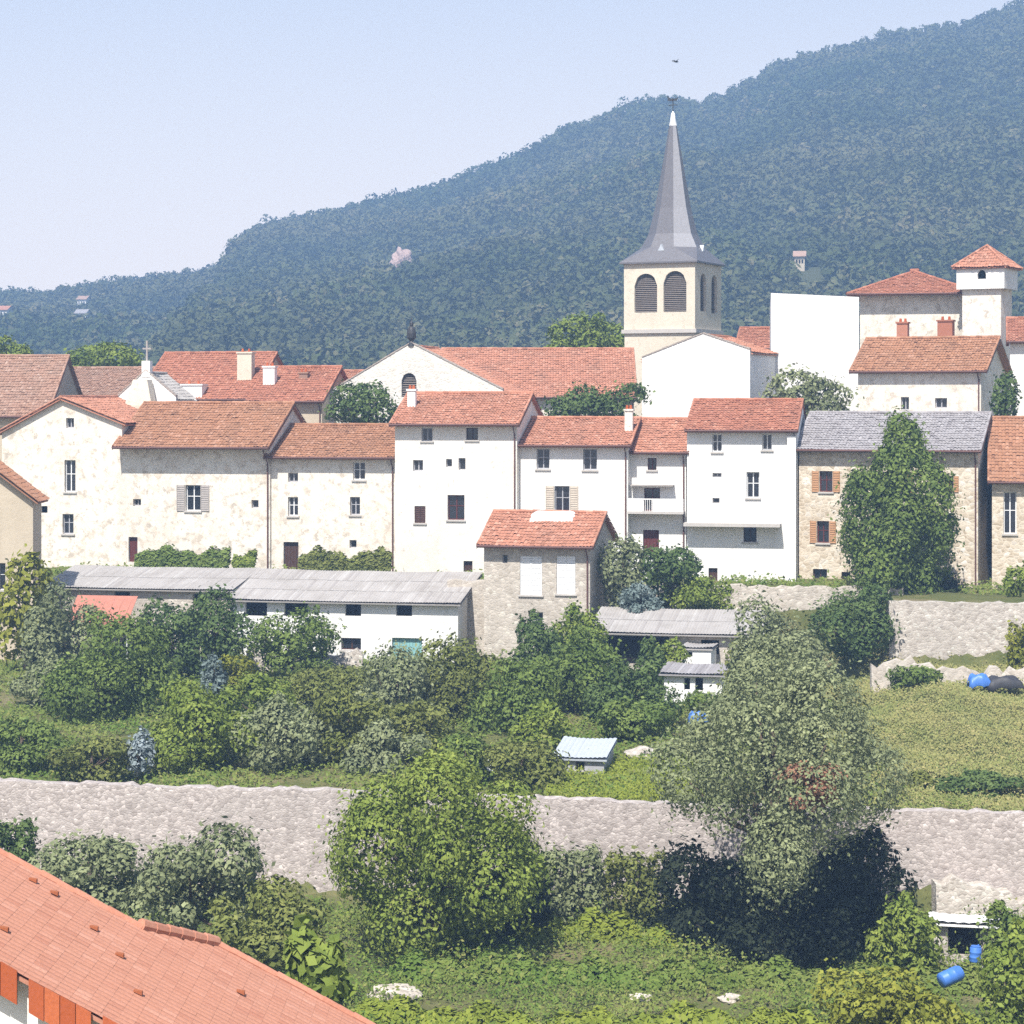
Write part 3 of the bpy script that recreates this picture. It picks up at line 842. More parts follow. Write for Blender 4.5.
# white tarpaulin over the cottage ridge
def tarp(name, label, px, py, Y, w, d, h, mat, cat='tarpaulin', group=None, sag=.12, z=None):
    n = 16
    b = MB(); c = P(px, py, Y)
    rng = random.Random(int(px * 7 + py))
    V = []
    for j in range(n + 1):
        for i in range(n + 1):
            x, y = (i / n - .5) * 2, (j / n - .5) * 2
            rr = max(abs(x), abs(y)) * .85 + .15 * math.hypot(x, y) * .75
            zz = h * max(0, 1 - rr ** 7) + sag * (rng.random() - .5) * h + .16 * h * math.sin(x * 4 + y * 2.3) * math.cos(y * 5 - x)
            V.append((x * w / 2 * (1 + .06 * math.sin(7 * y)), y * d / 2 * (1 + .06 * math.sin(6 * x)), zz))
    top = len(V)
    V2 = [(x * .97, y * .97, max(-.05, zz - .03)) for x, y, zz in V]
    f = []
    for j in range(n):
        for i in range(n):
            a = j * (n + 1) + i
            f.append((a, a + 1, a + n + 2, a + n + 1)); f.append((top + a, top + a + n + 1, top + a + n + 2, top + a + 1))
    for i in range(n):
        for a, b2 in ((i, i + 1), ((n + 1) * n + i + 1, (n + 1) * n + i), ((i + 1) * (n + 1), i * (n + 1)), (i * (n + 1) + n, (i + 1) * (n + 1) + n)):
            f.append((b2, a, top + a, top + b2))
    b.add(V + V2, f)
    o = b.build(name, M[mat], smooth=True, loc=(c.x, c.y, c.z if z is None else z))
    return tag(o, label, cat, group)

def lay_on_roof():
    o = tarp('tarpaulin', 'white tarpaulin draped over the cottage ridge', 553, 519, 138.75, 2.9, 1.2, .34, 'white_paint')
    o.rotation_euler = (R(27), 0, R(-15))
lay_on_roof()

# ------------------------------------------------------------------ church tower
def church_tower():
    Y = 198.0
    ph = R(25.2); c, s = math.cos(ph), math.sin(ph)
    a = 6.75
    X = (695 - 512) / F * Y            # near corner
    org = Vector((X - c * a, Y + s * a, 0))
    g0 = gz(org.x, org.y)
    root = empty('church_tower', (org.x, org.y, g0), -ph)
    tag(root, 'square cream belfry tower with tall grey slate spire', 'church tower')
    zz = lambda py: (HY - py) * (Y + 1) / F - g0
    zt, zc = zz(263), zz(329)
    k = a / 70.0                        # metres per front face pixel
    def holes(scale, offs): return [(offs[0][0] * a, offs[0][1] * a, zz(312), zz(273), True), (offs[1][0] * a, offs[1][1] * a, zz(312), zz(271), True)]
    hf = holes(1, ((.15, .47), (.56, .88)))
    b = MB()
    wall_with_holes(b, a, zc, lambda u: zt, hf, depth=.35)
    b.poly([(0, a, zc), (0, 0, zc), (0, 0, zt), (0, a, zt)], .5)
    b.poly([(a, a, zc), (0, a, zc), (0, a, zt), (a, a, zt)], .5)
    # right face: same wall turned a quarter
    sub = MB()
    hr = [(.2 * a, .42 * a, zz(311), zz(273), True), (.62 * a, .84 * a, zz(312), zz(273), True)]
    wall_with_holes(sub, a, zc, lambda u: zt, hr, depth=.35)
    V = np.vstack(sub.v)
    V = np.stack([a - V[:, 1], V[:, 0], V[:, 2]], -1)
    b.add(V, sub.f, .5)
    b.build('belfry', M['belfry'], root)
    for h in hf: window_part(root, *h[:4], 'louvre', .35)
    for h in hr:
        o = window_part(root, *h[:4], 'louvre', .35)
        for ob in [o] + list(o.children):
            me = ob.data
            for v in me.vertices:
                x, y, z = v.co
                v.co = (a - y, x, z)
    # string course and shaft
    m = MB(); m.box(-.18, a + .18, -.18, a + .18, zc - .35, zc - .003)
    m.build('cornice', M['concrete'], root)
    m = MB(); m.box(.04, a - .04, .04, a - .04, -1, zc - .352)
    m.build('shaft', M['belfry'], root)
    # eaves skirt and spire
    m = MB()
    ze = zt
    n0 = .32
    def ring(r, z, n=8, off=math.pi / 8):
        return [(a / 2 + r * math.cos(off + 2 * math.pi * i / n), a / 2 + r * math.sin(off + 2 * math.pi * i / n), z) for i in range(n)]
    sq = lambda e, z: [(-e, -e, z), (a + e, -e, z), (a + e, a + e, z), (-e, a + e, z)]
    m.poly(sq(n0, ze)[::-1]); lo, hi = sq(n0, ze), sq(n0, ze + .14)
    for i in range(4): m.poly([lo[i], lo[(i + 1) % 4], hi[(i + 1) % 4], hi[i]])
    # square skirt rising to an octagon
    ro = ring(a * .43, zz(246))
    # octagon vertices order: start at 22.5 deg -> map corners
    corner = {0: (a + n0, a + n0), 1: (-n0, a + n0), 2: (-n0, -n0), 3: (a + n0, -n0)}
    for q in range(4):
        i0, i1 = q * 2, q * 2 + 1          # octagon verts on each side of a diagonal? (22.5, 67.5) -> corner at 45
        cq = (*corner[q], ze + .14)
        m.poly([cq, ro[i1], ro[i0]])
        i2 = (i1 + 1) % 8
        cn = (*corner[(q + 1) % 4], ze + .14)
        m.poly([cq, cn, ro[i2], ro[i1]])
    o = m.build('skirt_roof', M['slate'], root)
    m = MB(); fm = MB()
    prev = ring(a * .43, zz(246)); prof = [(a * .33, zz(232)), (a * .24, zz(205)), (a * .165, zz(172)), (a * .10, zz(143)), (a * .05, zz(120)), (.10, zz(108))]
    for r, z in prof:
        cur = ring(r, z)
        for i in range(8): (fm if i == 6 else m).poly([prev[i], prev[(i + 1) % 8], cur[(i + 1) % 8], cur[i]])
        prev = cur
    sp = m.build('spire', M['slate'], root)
    fm.build('slate_facet', M['pale_slate'], sp)  # one facet in a paler slate than the rest of the spire
    m = MB()
    m.tube([(a / 2, a / 2, zz(121)), (a / 2, a / 2, zz(116)), (a / 2, a / 2, zz(109)), (a / 2, a / 2, zz(106))], [.36, .26, .18, .03], 10)
    m.build('spire_cap', M['white_paint'], sp)
    m = MB(); cz = zz(105)
    m.tube([(a / 2, a / 2, cz - .3), (a / 2, a / 2, cz + 1.1)], .045, 6)
    m.tube([(a / 2 - .42, a / 2, cz + .45), (a / 2 + .42, a / 2, cz + .45)], .04, 6)
    m.prism([(a / 2 - .5, a / 2, cz + .85), (a / 2 - .1, a / 2, cz + .8), (a / 2 + .35, a / 2, cz + .85), (a / 2 + .5, a / 2, cz + 1.15), (a / 2 + .2, a / 2, cz + 1.02), (a / 2 - .25, a / 2, cz + 1.05), (a / 2 - .55, a / 2, cz + 1.3)], (0, .04, 0))
    m.build('weathervane', M['iron'], sp)
    # four small gablets at the foot of the spire
    for i in range(4):
        ang = -math.pi / 2 + i * math.pi / 2
        g = MB(); cx, cy = a / 2 + math.cos(ang) * a * .44, a / 2 + math.sin(ang) * a * .44
        dx, dy = -math.sin(ang), math.cos(ang)
        z0 = zz(250)
        g.prism([(cx - dx * .3, cy - dy * .3, z0), (cx + dx * .3, cy + dy * .3, z0), (cx, cy, z0 + .6)], (-math.cos(ang) * 1.0, -math.sin(ang) * 1.0, 0))
        g.build('gablet', M['zinc'], o)
church_tower()

# round topped tower house
def tower_house():
    Y = 176.0; ph = R(28); c, s = math.cos(ph), math.sin(ph); a = 3.1
    X = (1001 - 512) / F * Y
    org = Vector((X - c * a, Y + s * a)); g0 = gz(org.x, org.y)
    root = empty('tower_house', (org.x, org.y, g0), -ph)
    tag(root, 'slim white tower house with small pyramid tile roof near the right edge', 'tower')
    zz = lambda py: (HY - py) * (Y + .5) / F - g0
    m = MB(); m.box(0, a, 0, a, -1, zz(289)); m.build('shaft', M['patchy'], root)
    e = .36; z0, z1 = zz(288.9), zz(267)
    b = MB(); sub = MB(); w = a + 2 * e
    h = (w * .44, w * .62, zz(279), zz(270), True)
    wall_with_holes(sub, w, z0, lambda u: z1, [h], depth=.25)
    V = np.vstack(sub.v); V[:, 0] -= e; V[:, 1] -= e
    b.add(V, sub.f, .5)
    b.poly([(a + e, -e, z0), (a + e, a + e, z0), (a + e, a + e, z1), (a + e, -e, z1)], .5)
    b.poly([(-e, a + e, z0), (-e, -e, z0), (-e, -e, z1), (-e, a + e, z1)], .5)
    b.poly([(a + e, a + e, z0), (-e, a + e, z0), (-e, a + e, z1), (a + e, a + e, z1)], .5)
    b.poly([(-e, -e, z0), (-e, a + e, z0), (a + e, a + e, z0), (a + e, -e, z0)], .5)
    b.build('upper_room', M['bright'], root)
    o = window_part(root, h[0] - e, h[1] - e, h[2], h[3], 'dark')
    o.location.y = -e
    r = MB(); ov = .32; E = w / 2 + ov; zt = zz(244) - z1
    S = math.hypot(E, zt); cp, sp = E / S, zt / S; L = 2 * E; lo = -e - ov; hi2 = a + e + ov
    pl = [(0, 0), (L, 0), (L / 2, S)]
    tile_panel(r, (lo, lo, z1), (1, 0, 0), (0, cp, sp), pl); tile_panel(r, (hi2, hi2, z1), (-1, 0, 0), (0, -cp, sp), pl)
    tile_panel(r, (hi2, lo, z1), (0, 1, 0), (-cp, 0, sp), pl); tile_panel(r, (lo, hi2, z1), (0, -1, 0), (cp, 0, sp), pl)
    for q in ((lo, lo), (lo, hi2), (hi2, lo), (hi2, hi2)): cap_tiles(r, (*q, z1 + .02), (a / 2, a / 2, z1 + zt + .02), .1)
    r.build('roof', M['tile'], root)
tower_house()

# ------------------------------------------------------------------ stone walls
def stone_wall(name, label, pts, zt, zb, thick, mat, cat='stone wall', cap=None, group=None, step=.35, rough=.07):
    """pts: plan polyline (world), zt/zb callables of fraction"""
    root = None
    b = MB()
    rng = random.Random(len(label) * 31)
    P2 = []
    for (x0, y0), (x1, y1) in zip(pts[:-1], pts[1:]):
        n = max(1, int(math.hypot(x1 - x0, y1 - y0) / step))
        for i in range(n): P2.append((x0 + (x1 - x0) * i / n, y0 + (y1 - y0) * i / n))
    P2.append(pts[-1])
    n = len(P2); V = []
    rows = 9
    for i, (x, y) in enumerate(P2):
        fr = i / (n - 1)
        top, bot = zt(fr) + rng.uniform(-rough, rough), zb(fr)
        for j in range(rows):
            w = j / (rows - 1)
            V.append((x, y - .25 * (1 - w) + rng.uniform(-.02, .02), bot + (top - bot) * w))
        V.append((x, y + thick, top + rng.uniform(-.03, .03))); V.append((x, y + thick, bot))
    k = rows + 2
    f = []
    for i in range(n - 1):
        for j in range(k - 1):
            a = i * k + j
            f.append((a, a + k, a + k + 1, a + 1))
    f.append([j for j in range(k)]); f.append([(n - 1) * k + j for j in range(k)][::-1])
    b.add(V, f, .5)
    o = b.build(name, M[mat])
    tag(o, label, cat, group, 'thing')
    return o

def line_at(Y0, x0, x1, sl=.176, n=2):
    return [(x0 + (x1 - x0) * i / (n - 1), Y0 - sl * (x0 + (x1 - x0) * i / (n - 1))) for i in range(n)]
WG = 'garden terrace walls'
stone_wall('stone_wall', 'long grey stone retaining wall below the gardens', line_at(94.6, -60, 60), lambda f: -16.55 - .35 * f + .05 * math.sin(f * 30), lambda f: -22.5, .7, 'grey_stone', group=WG)
stone_wall('stone_wall', 'pale stone terrace wall right of the dark bush', line_at(132.2, 21.5, 60), lambda f: -11.5, lambda f: -16.5, .8, 'light_stone', group=WG, rough=.06)
stone_wall('stone_wall', 'brown stone terrace wall under the ochre house', line_at(142.2, 4, 24), lambda f: -11.55, lambda f: -16.5, .8, 'brown_stone', group=WG, rough=.12)
stone_wall('stone_wall', 'low broken stone wall beside a blue tarpaulin', line_at(125.5, 19.5, 40), lambda f: -14.4 + .25 * math.sin(f * 17), lambda f: -16.5, .5, 'brown_stone', group=WG, rough=.3)
stone_wall('stone_wall', 'low pale broken wall below the white shed', line_at(131, -15.8, -8.8), lambda f: -14.9 + .25 * math.sin(f * 23), lambda f: -17, .5, 'light_stone', group=WG, rough=.3)
stone_wall('stone_wall', 'tall brown masonry base left of the cottage', line_at(138.6, -4.0, -.9), lambda f: -11.2 + .1 * math.sin(f * 9), lambda f: -16.9, 1.2, 'brown_stone', group=WG)
stone_wall('stone_wall', 'bright rough stones piled at the foot of the long wall', line_at(93.2, 17.0, 20.6), lambda f: -19.6 + .3 * math.sin(f * 5), lambda f: -22, 1.0, 'light_stone', group=WG, rough=.3)

# ------------------------------------------------------------------ vegetation
def crown_quads(rx, ry, rz, leaf, seed, shape='round', lobes=None, dens=1.0, lobe_r=.36):
    rng = np.random.default_rng(seed)
    big = (rx * ry * rz) ** (1 / 3)
    nl = lobes or int(np.clip(9 + big * 7, 10, 60))
    lr0 = lobe_r * (12 / nl) ** .22
    cs, rs = [], []
    tries = 0
    while len(cs) < nl and tries < 6000:
        tries += 1
        p = rng.uniform(-1, 1, 3)
        d = np.linalg.norm(p)
        if d > 1 or d < .25: continue
        r = lr0 * rng.uniform(.5, 1.35)
        z = (p[2] + 1) / 2
        lim = 1.0
        if shape == 'cone': lim = 1.0 - .72 * max(0, z - .22); p[0] *= lim; p[1] *= lim
        elif shape == 'dome' and p[2] < -.15 and rng.random() < .75: continue
        elif shape == 'bush' and p[2] < -.7: continue
        elif shape == 'weep':
            if p[2] < 0 and not (-.14 < p[0] < .10 and p[1] < .1 and rng.random() < .6): continue
            lim = 1 - .72 * max(0, z - .45); p[0] *= lim; p[1] *= lim
        q = p * (1 - r * .8)
        if shape == 'cone': r *= (.55 + .45 * lim)
        if any(np.linalg.norm(q - c) < .55 * min(r, r2) for c, r2 in zip(cs, rs)): continue
        cs.append(q); rs.append(r)
    cs, rs = np.array(cs), np.array(rs)
    area = 4 * math.pi * ((rx * ry) ** 1.6 + (rx * rz) ** 1.6 + (ry * rz) ** 1.6) ** (1 / 1.6) / 3 ** (1 / 1.6)
    n = int(min(90000, max(1500, 2.6 * dens * area / (leaf * leaf * 1.2))))
    w = rs ** 2; w /= w.sum()
    k = rng.choice(len(cs), n, p=w)
    d = unit(rng.normal(0, 1, (n, 3)) + np.array([0, 0, .25]))
    rad = rng.uniform(.72, 1.08, n)
    sp = rng.random(n) < .12; rad[sp] = rng.uniform(1.05, 1.55, sp.sum())
    p = cs[k] + d * (rs[k] * rad)[:, None]
    dist = np.linalg.norm(p[:, None, :] - cs[None], axis=2) / rs[None]
    ok = (dist.min(axis=1) > .68)
    p, d, k = p[ok], d[ok], k[ok]
    lo, hi = np.percentile(p, 1.2, axis=0), np.percentile(p, 98.8, axis=0)
    p = (p - (lo + hi) / 2) / ((hi - lo) / 2); cs = (cs - (lo + hi) / 2) / ((hi - lo) / 2)
    C = p * np.array([rx, ry, rz])
    nrm = unit(d / np.array([rx, ry, rz]) * big + np.array([0, 0, .2]))
    tint = np.clip(rng.normal(.45, .2, len(C)) + rng.normal(0, .16, len(cs))[k], 0, 1)
    return leaf_quads(C, nrm, leaf, rng), tint, cs * np.array([rx, ry, rz])

def plant(name, label, cat, px, w, top, bot, Y, mat, shape='round', leaf=None, dens=1.0, group=None, trunk=True, depth=None, lobes=None, seed=None, lobe_r=.36, two=None):
    seed = seed if seed is not None else int(px * 13 + top * 7 + w)
    sc = Y / F
    X = (px - 512) * sc
    g0 = gz(X, Y)
    root = empty(name, (X, Y, g0))
    tag(root, label, cat, group)
    rx = w * sc / 2; zt = (HY - top) * sc - g0; zbm = (HY - bot) * sc - g0
    zbm = max(zbm, -.2) if name in ('shrub', 'hedge') else zbm
    rz = max(.3, (zt - zbm) / 2); ry = depth / 2 if depth else rx * .9
    zc = (zt + zbm) / 2
    lf = leaf or max(.10, 1.9 * sc)
    V, tint, cs = crown_quads(rx, ry, rz, lf, seed, shape, lobes, dens, lobe_r)
    V = V + np.array([0, 0, zc])
    quads_object('foliage' if name in ('shrub', 'hedge') else 'crown', V, tint, M[mat], root)
    rng = random.Random(seed)
    b = MB()
    r0 = max(.05, rx * .075)
    fork = max(.3, min(zc - rz * .35, zc))
    lean = rng.uniform(-.1, .1) * rx
    b.tube([(0, 0, -.4), (lean * .3, 0, fork * .5), (lean, 0, fork), (lean, 0, zc + rz * .45)], [r0 * 1.25, r0, r0 * .8, r0 * .25], 8)
    for q in cs[::max(1, len(cs) // 9)]:
        e = Vector((q[0], q[1], q[2] + zc)); st = Vector((lean, 0, fork * rng.uniform(.75, 1.05)))
        b.tube([st, st.lerp(e, .5) + Vector((0, 0, -.1 * rz)), e], [r0 * .5, r0 * .32, r0 * .1], 6)
    b.build('stem' if name in ('shrub', 'hedge') else 'trunk', M['bark'], root, smooth=True)
    return root

GT = 'trees in the terraced gardens'
GB = 'garden shrubs'
tree = lambda label, *a, **k: plant('tree', label, 'tree', *a, **{'group': GT, **k})
shrub = lambda label, *a, **k: plant('shrub', label, 'shrub', *a, **{'group': GB, 'shape': 'bush', **k})

# between the houses
tree('tall olive green tree standing before the ochre stone house', 898, 104, 424, 592, 140, 'leaf_green', 'cone', depth=6.5, lobes=54, dens=1.7)
shrub('near-black shrub added for the shadow at the foot of the tall olive green tree', 926, 62, 562, 598, 141.5, 'leaf_deep')  # added dark foliage in place of the shadow on the wall base
tree('round dark green tree left of the church hall gable', 363, 68, 384, 432, 165.5, 'leaf_dark', depth=4)
tree('wide dark green tree below the nave roof', 597, 92, 385, 432, 163, 'leaf_dark', depth=4)
tree('light green tree behind the nave, left of the steeple', 590, 80, 316, 362, 214, 'leaf_lime', group='trees behind the roofs')
tree('wide light green tree behind the greyish pink roof', 96, 84, 344, 380, 216, 'leaf_lime', group='trees behind the roofs')
tree('small light green tree behind the leftmost roofs', 6, 50, 338, 374, 216, 'leaf_lime', group='trees behind the roofs')
shrub('pale grey green shrub between the white house and big blank wall', 805, 88, 372, 428, 158.8, 'leaf_grey', depth=1.6)
shrub('dark green shrub beside the shaded end wall', 1006, 26, 374, 425, 155, 'leaf_dark')
# hedges on the lane
def hedge(label, px0, px1, top, Y, mat, seed, th=1.3):
    rng = np.random.default_rng(seed)
    x0, x1 = (px0 - 512) * Y / F, (px1 - 512) * Y / F
    zt = (HY - top) * Y / F
    n = int((x1 - x0) * 900)
    x = rng.uniform(x0, x1, n); yc = Y - .2 * (x - x0)
    a = rng.uniform(-.25, math.pi * .75, n); k = rng.uniform(.78, 1.08, n)
    g = ground(x, yc)
    hgt = (zt - g) * (.86 + .1 * np.sin(x * 1.7 + seed) + .06 * np.sin(x * 4.3))
    ca, sa = np.cos(a), np.sin(a)
    y = yc - th / 2 * np.sign(ca) * np.abs(ca) ** .4 * k
    z = g + hgt * (.5 + .5 * np.sign(sa) * np.abs(sa) ** .5 * k) * rng.uniform(.25, 1, n) ** .45
    V = leaf_quads(np.stack([x, y, z], -1), np.stack([0 * x, -ca, sa + .3], -1), .15, rng)
    off = np.array([(x0 + x1) / 2, Y - .1 * (x1 - x0), gz((x0 + x1) / 2, Y)])
    root = empty('hedge', off); tag(root, label, 'hedge', 'hedges on the lane')
    quads_object('foliage', V - off, np.clip(rng.normal(.45, .22, n), 0, 1), M[mat], root)
    b = MB()
    for xx in np.arange(x0 + .3, x1, .8): b.tube([(xx - off[0], 0, -.3), (xx - off[0] + .1, 0, 1.3)], [.05, .02], 5)
    b.build('stems', M['bark'], root)
hedge('green hedge below the deep eaved house', 137, 232, 544, 151, 'leaf_green', 3)
hedge('yellow green hedge right of the deep eaved house hedge', 234, 256, 549, 149.5, 'leaf_lime', 5)
hedge('green hedge beside the dark door of the low cream house', 300, 392, 546, 148, 'leaf_olive', 4)
# around the cottage
shrub('grey green creeper shrub at the cottage side wall', 622, 46, 540, 612, 137, 'leaf_grey')
shrub('dark green shrub in front of the narrow white house', 672, 62, 548, 606, 137.5, 'leaf_dark')
shrub('bright green shrub beside the lower door of the tall white house', 703, 58, 578, 615, 136, 'leaf_lime')
shrub('small bluish shrub above the open shed roof', 640, 40, 585, 618, 135, 'leaf_bluegreen')
# left garden
tree('yellow green tree in front of the tan gable house', 26, 60, 556, 668, 133, 'leaf_yellow', leaf=.2)
tree('grey green tree left of the red awning', 66, 76, 588, 690, 131, 'leaf_grey')
tree('big dense green tree beside the maroon roofed hut', 108, 126, 620, 748, 117, 'leaf_green', lobes=34)
tree('dark grey green tree under the long pale roof', 172, 70, 604, 684, 131.5, 'leaf_dark')
tree('dark bushy tree before the white shed', 216, 74, 592, 672, 130.5, 'leaf_dark', seed=4)
tree('green tree hiding the left of the white shed', 290, 86, 612, 680, 130, 'leaf_green')
shrub('yellow green shrub beside the blue spruce', 234, 42, 656, 694, 118, 'leaf_yellow')
plant('tree', 'small bluish spruce between the garden shrubs', 'tree', 214, 26, 656, 704, 117, 'leaf_bluegreen', 'cone', group=GT)
shrub('silvery shrub at the foot of the big dense tree', 138, 30, 732, 774, 101.5, 'leaf_silver')
shrub('green shrub in the lower left garden corner', 20, 96, 722, 790, 104, 'leaf_green')
shrub('dusty brownish shrub left of the big dense tree', 42, 60, 660, 730, 121, 'leaf_grey')
tree('light green fruit tree above the long wall', 205, 112, 686, 786, 103.5, 'leaf_lime')
shrub('grey green fruit bush beside the light green fruit tree', 286, 96, 700, 786, 103, 'leaf_grey')
shrub('green fruit bush left of the large lower tree', 345, 86, 694, 784, 104, 'leaf_olive')
tree('grey green tree right of the teal door', 398, 90, 652, 756, 113.5, 'leaf_grey')
tree('olive tree below the brown masonry base', 452, 102, 642, 752, 115.5, 'leaf_olive')
tree('green tree left of the zinc shed', 508, 80, 662, 772, 112, 'leaf_green')
tree('dark pointed tree against the cottage base', 540, 62, 618, 712, 124, 'leaf_dark')
tree('green tree in front of the open black shed', 578, 96, 632, 740, 116.5, 'leaf_green')
tree('dense green tree beside the low grey roofed hut', 630, 92, 664, 740, 114.5, 'leaf_dark', seed=9)
tree('bright green sapling beside the open black shed', 580, 50, 608, 690, 128, 'leaf_lime')
tree('slim dark tree between shed opening and hut', 650, 30, 640, 702, 125, 'leaf_dark')
shrub('light green shrub between the two huts', 668, 36, 640, 672, 126, 'leaf_lime')
shrub('low green shrub left of the zinc shed', 524, 76, 742, 800, 99.5, 'leaf_olive')
shrub('round dark shrub beside the pale rock pile', 462, 60, 735, 790, 101, 'leaf_green')
shrub('pale green shrub below the pale low wall', 330, 120, 668, 724, 121, 'leaf_olive')
shrub('green shrub below the low grey hut', 722, 70, 690, 735, 116, 'leaf_green')
shrub('olive bush left of the round dark shrub beside the pale boulder', 424, 92, 704, 775, 106, 'leaf_olive', seed=71)
shrub('grey green bush between the grey green tree and the long wall', 385, 84, 722, 788, 102, 'leaf_grey', seed=72)
shrub('yellow green bush just left of the zinc shed roof', 540, 56, 704, 752, 108, 'leaf_lime', seed=73)
shrub('dark green bush behind the pale boulder', 636, 72, 700, 748, 110, 'leaf_green', seed=74)
shrub('low dusty bush beside the silvery shrub', 92, 70, 740, 782, 101, 'leaf_olive', seed=75)
shrub('light green bush behind the light green fruit tree', 258, 70, 676, 728, 113, 'leaf_lime', seed=76)
# lower trees
tree('large green tree growing before the long wall', 437, 194, 756, 945, 86, 'leaf_lime', leaf=.085, lobes=48, depth=7.5, dens=1.35, lobe_r=.42, seed=5)
huge = tree('huge grey green drooping tree at the foot of the wall', 780, 230, 656, 932, 85, 'leaf_grey', 'weep', leaf=.072, lobes=70, depth=10.5, dens=1.3, lobe_r=.33)
def dead_branch():
    c = P(812, 786, 85 - 3.9) - huge.location
    V, tint, cs = crown_quads(.95, .6, .75, .085, 77, 'round', 7, .8)
    o = quads_object('dead_branch', V + np.array(c[:]), tint, M['rust_leaf'], huge)
    o['label'] = 'rusty dead branch'
dead_branch()
tree('grey green tree behind the huge drooping tree', 778, 92, 604, 720, 112, 'leaf_grey')
tree('light olive tree left behind the huge drooping tree', 756, 62, 640, 740, 113, 'leaf_olive')
shrub('near-black shrub added as shade under the huge drooping tree', 708, 104, 850, 950, 87, 'leaf_deep')  # added to blacken the shade below the crown, left side
shrub('near-black shrub added as shade right of the huge drooping tree trunk', 850, 108, 832, 955, 87, 'leaf_deep')  # added to blacken the shade below the crown, right side
shrub('wide near-black shrub added as deep shade around the huge tree trunk', 786, 150, 850, 960, 85.4, 'leaf_deep', seed=12)  # added to blacken the shade round the trunk
shrub('grey green bushy shrub behind the near roof', 90, 118, 838, 912, 83, 'leaf_grey')
shrub('pale dusty shrub beside the near roof ridge end', 195, 130, 830, 935, 81, 'leaf_grey', seed=21)
shrub('green shrub under the long wall left of the large tree', 268, 110, 884, 970, 77, 'leaf_olive')
shrub('dark green shrub at the far left foot of the wall', 8, 52, 822, 870, 88, 'leaf_dark')
shrub('greyish column shrub against the wall', 574, 66, 848, 925, 90, 'leaf_grey')
shrub('greyish green shrub between column shrub and huge tree', 634, 68, 850, 925, 90, 'leaf_olive', seed=5)
shrub('green shrub in the shade of the large tree', 528, 60, 840, 930, 90, 'leaf_green')
shrub('near-black shrub added as shadow right under the large tree', 505, 84, 868, 946, 88, 'leaf_deep')  # shadow under the tree painted as added near-black leaves
shrub('green bush beside the slab roofed hut', 906, 70, 900, 985, 82, 'leaf_lime')
shrub('light green bush at the lower right corner', 1018, 74, 925, 1040, 72, 'leaf_lime', seed=31)
shrub('yellow green bush in front of the blue barrels', 890, 130, 968, 1060, 70, 'leaf_yellow')
shrub('green bush right of the slab roofed hut', 1008, 50, 905, 960, 83, 'leaf_green')
shrub('broad leaved bright plant at the near roof edge', 316, 56, 934, 1020, 61, 'leaf_lime', leaf=.22)
# right field
shrub('dark green bush in the shade left of the pale terrace wall', 860, 96, 588, 672, 129.5, 'leaf_dark')
shrub('green bush on the low broken wall', 916, 48, 668, 714, 120, 'leaf_green')
shrub('dark low bush at the lower edge of the dry field', 978, 84, 772, 815, 97.5, 'leaf_dark')
shrub('small brown green bush at the left of the dry field', 920, 24, 772, 800, 98, 'leaf_olive')
shrub('bright shrub on the terrace before the cream house', 1016, 26, 568, 600, 135, 'leaf_lime')
shrub('yellow shrub at the right end of the pale terrace wall', 1022, 30, 625, 680, 126, 'leaf_yellow')

# vine rows in the lower garden
def vine_row(label, y0, x0, x1, h, mat, seed):
    rng = np.random.default_rng(seed)
    L = x1 - x0
    n = int(L * 620)
    x = rng.uniform(x0, x1, n)
    prof = .75 + .25 * np.sin(x * 1.9 + seed) + .18 * np.sin(x * 4.7)
    ang = rng.uniform(0, math.pi, n)
    rr = rng.uniform(.75, 1.1, n)
    y = y0 - .12 * x + np.cos(ang) * .75 * rr
    z = ground(x, y0 - .12 * x) + np.maximum(.05, np.sin(ang) * h * prof * rr)
    C = np.stack([x, y, z], -1)
    nrm = np.stack([np.zeros(n), np.cos(ang), np.sin(ang) + .3], -1)
    V = leaf_quads(C, nrm, .12, rng)
    cx = (x0 + x1) / 2; cy = y0 - .12 * cx
    root = empty('vine_row', (cx, cy, gz(cx, cy)))
    tag(root, label, 'vine row', 'vine rows in the lower garden')
    off = np.array([cx, cy, gz(cx, cy)])
    quads_object('foliage', V - off, np.clip(rng.normal(.5, .2, n), 0, 1), M[mat], root)
vine_row('far leafy vine row nearest the long wall, its right end in tree shade', 88, -2.6, 12.5, 1.0, 'bright_weeds', 1)
vine_row('middle leafy vine row crossing the lower garden', 82.5, -4.2, 17, .85, 'weeds', 2)
vine_row('nearest leafy vine row along the bottom edge', 76.5, -5.5, 18, .8, 'bright_weeds', 3)

# ground cover
def scatter(name, label, x0, x1, y0, y1, n, size, mat, seed, dens=None, lift=.1, cat='weeds'):
    rng = np.random.default_rng(seed)
    x = rng.uniform(x0, x1, n); y = rng.uniform(y0, y1, n)
    nz = np.sin(x * .7 + seed) * np.sin(y * .55 + 2 * seed) + .6 * np.sin(x * 1.9 + 1) * np.sin(y * 1.7 + seed)
    k = (nz + rng.normal(0, .5, n)) > (-.35 if dens is None else dens)
    t = y + .176 * x
    k &= (np.abs(t - 94.7) > .9)
    x, y, nz = x[k], y[k], nz[k]
    z = ground(x, y) + np.abs(rng.normal(0, lift, len(x))) * (1 + np.clip(nz, 0, 2))
    C = np.stack([x, y, z], -1)
    V = leaf_quads(C, np.tile(np.array([0, -.5, .75]), (len(x), 1)), size, rng, .5)
    o = quads_object(name, V, np.clip(rng.normal(.5, .25, len(x)) + .15 * nz, 0, 1), M[mat])
    return tag(o, label, cat, kind='stuff')
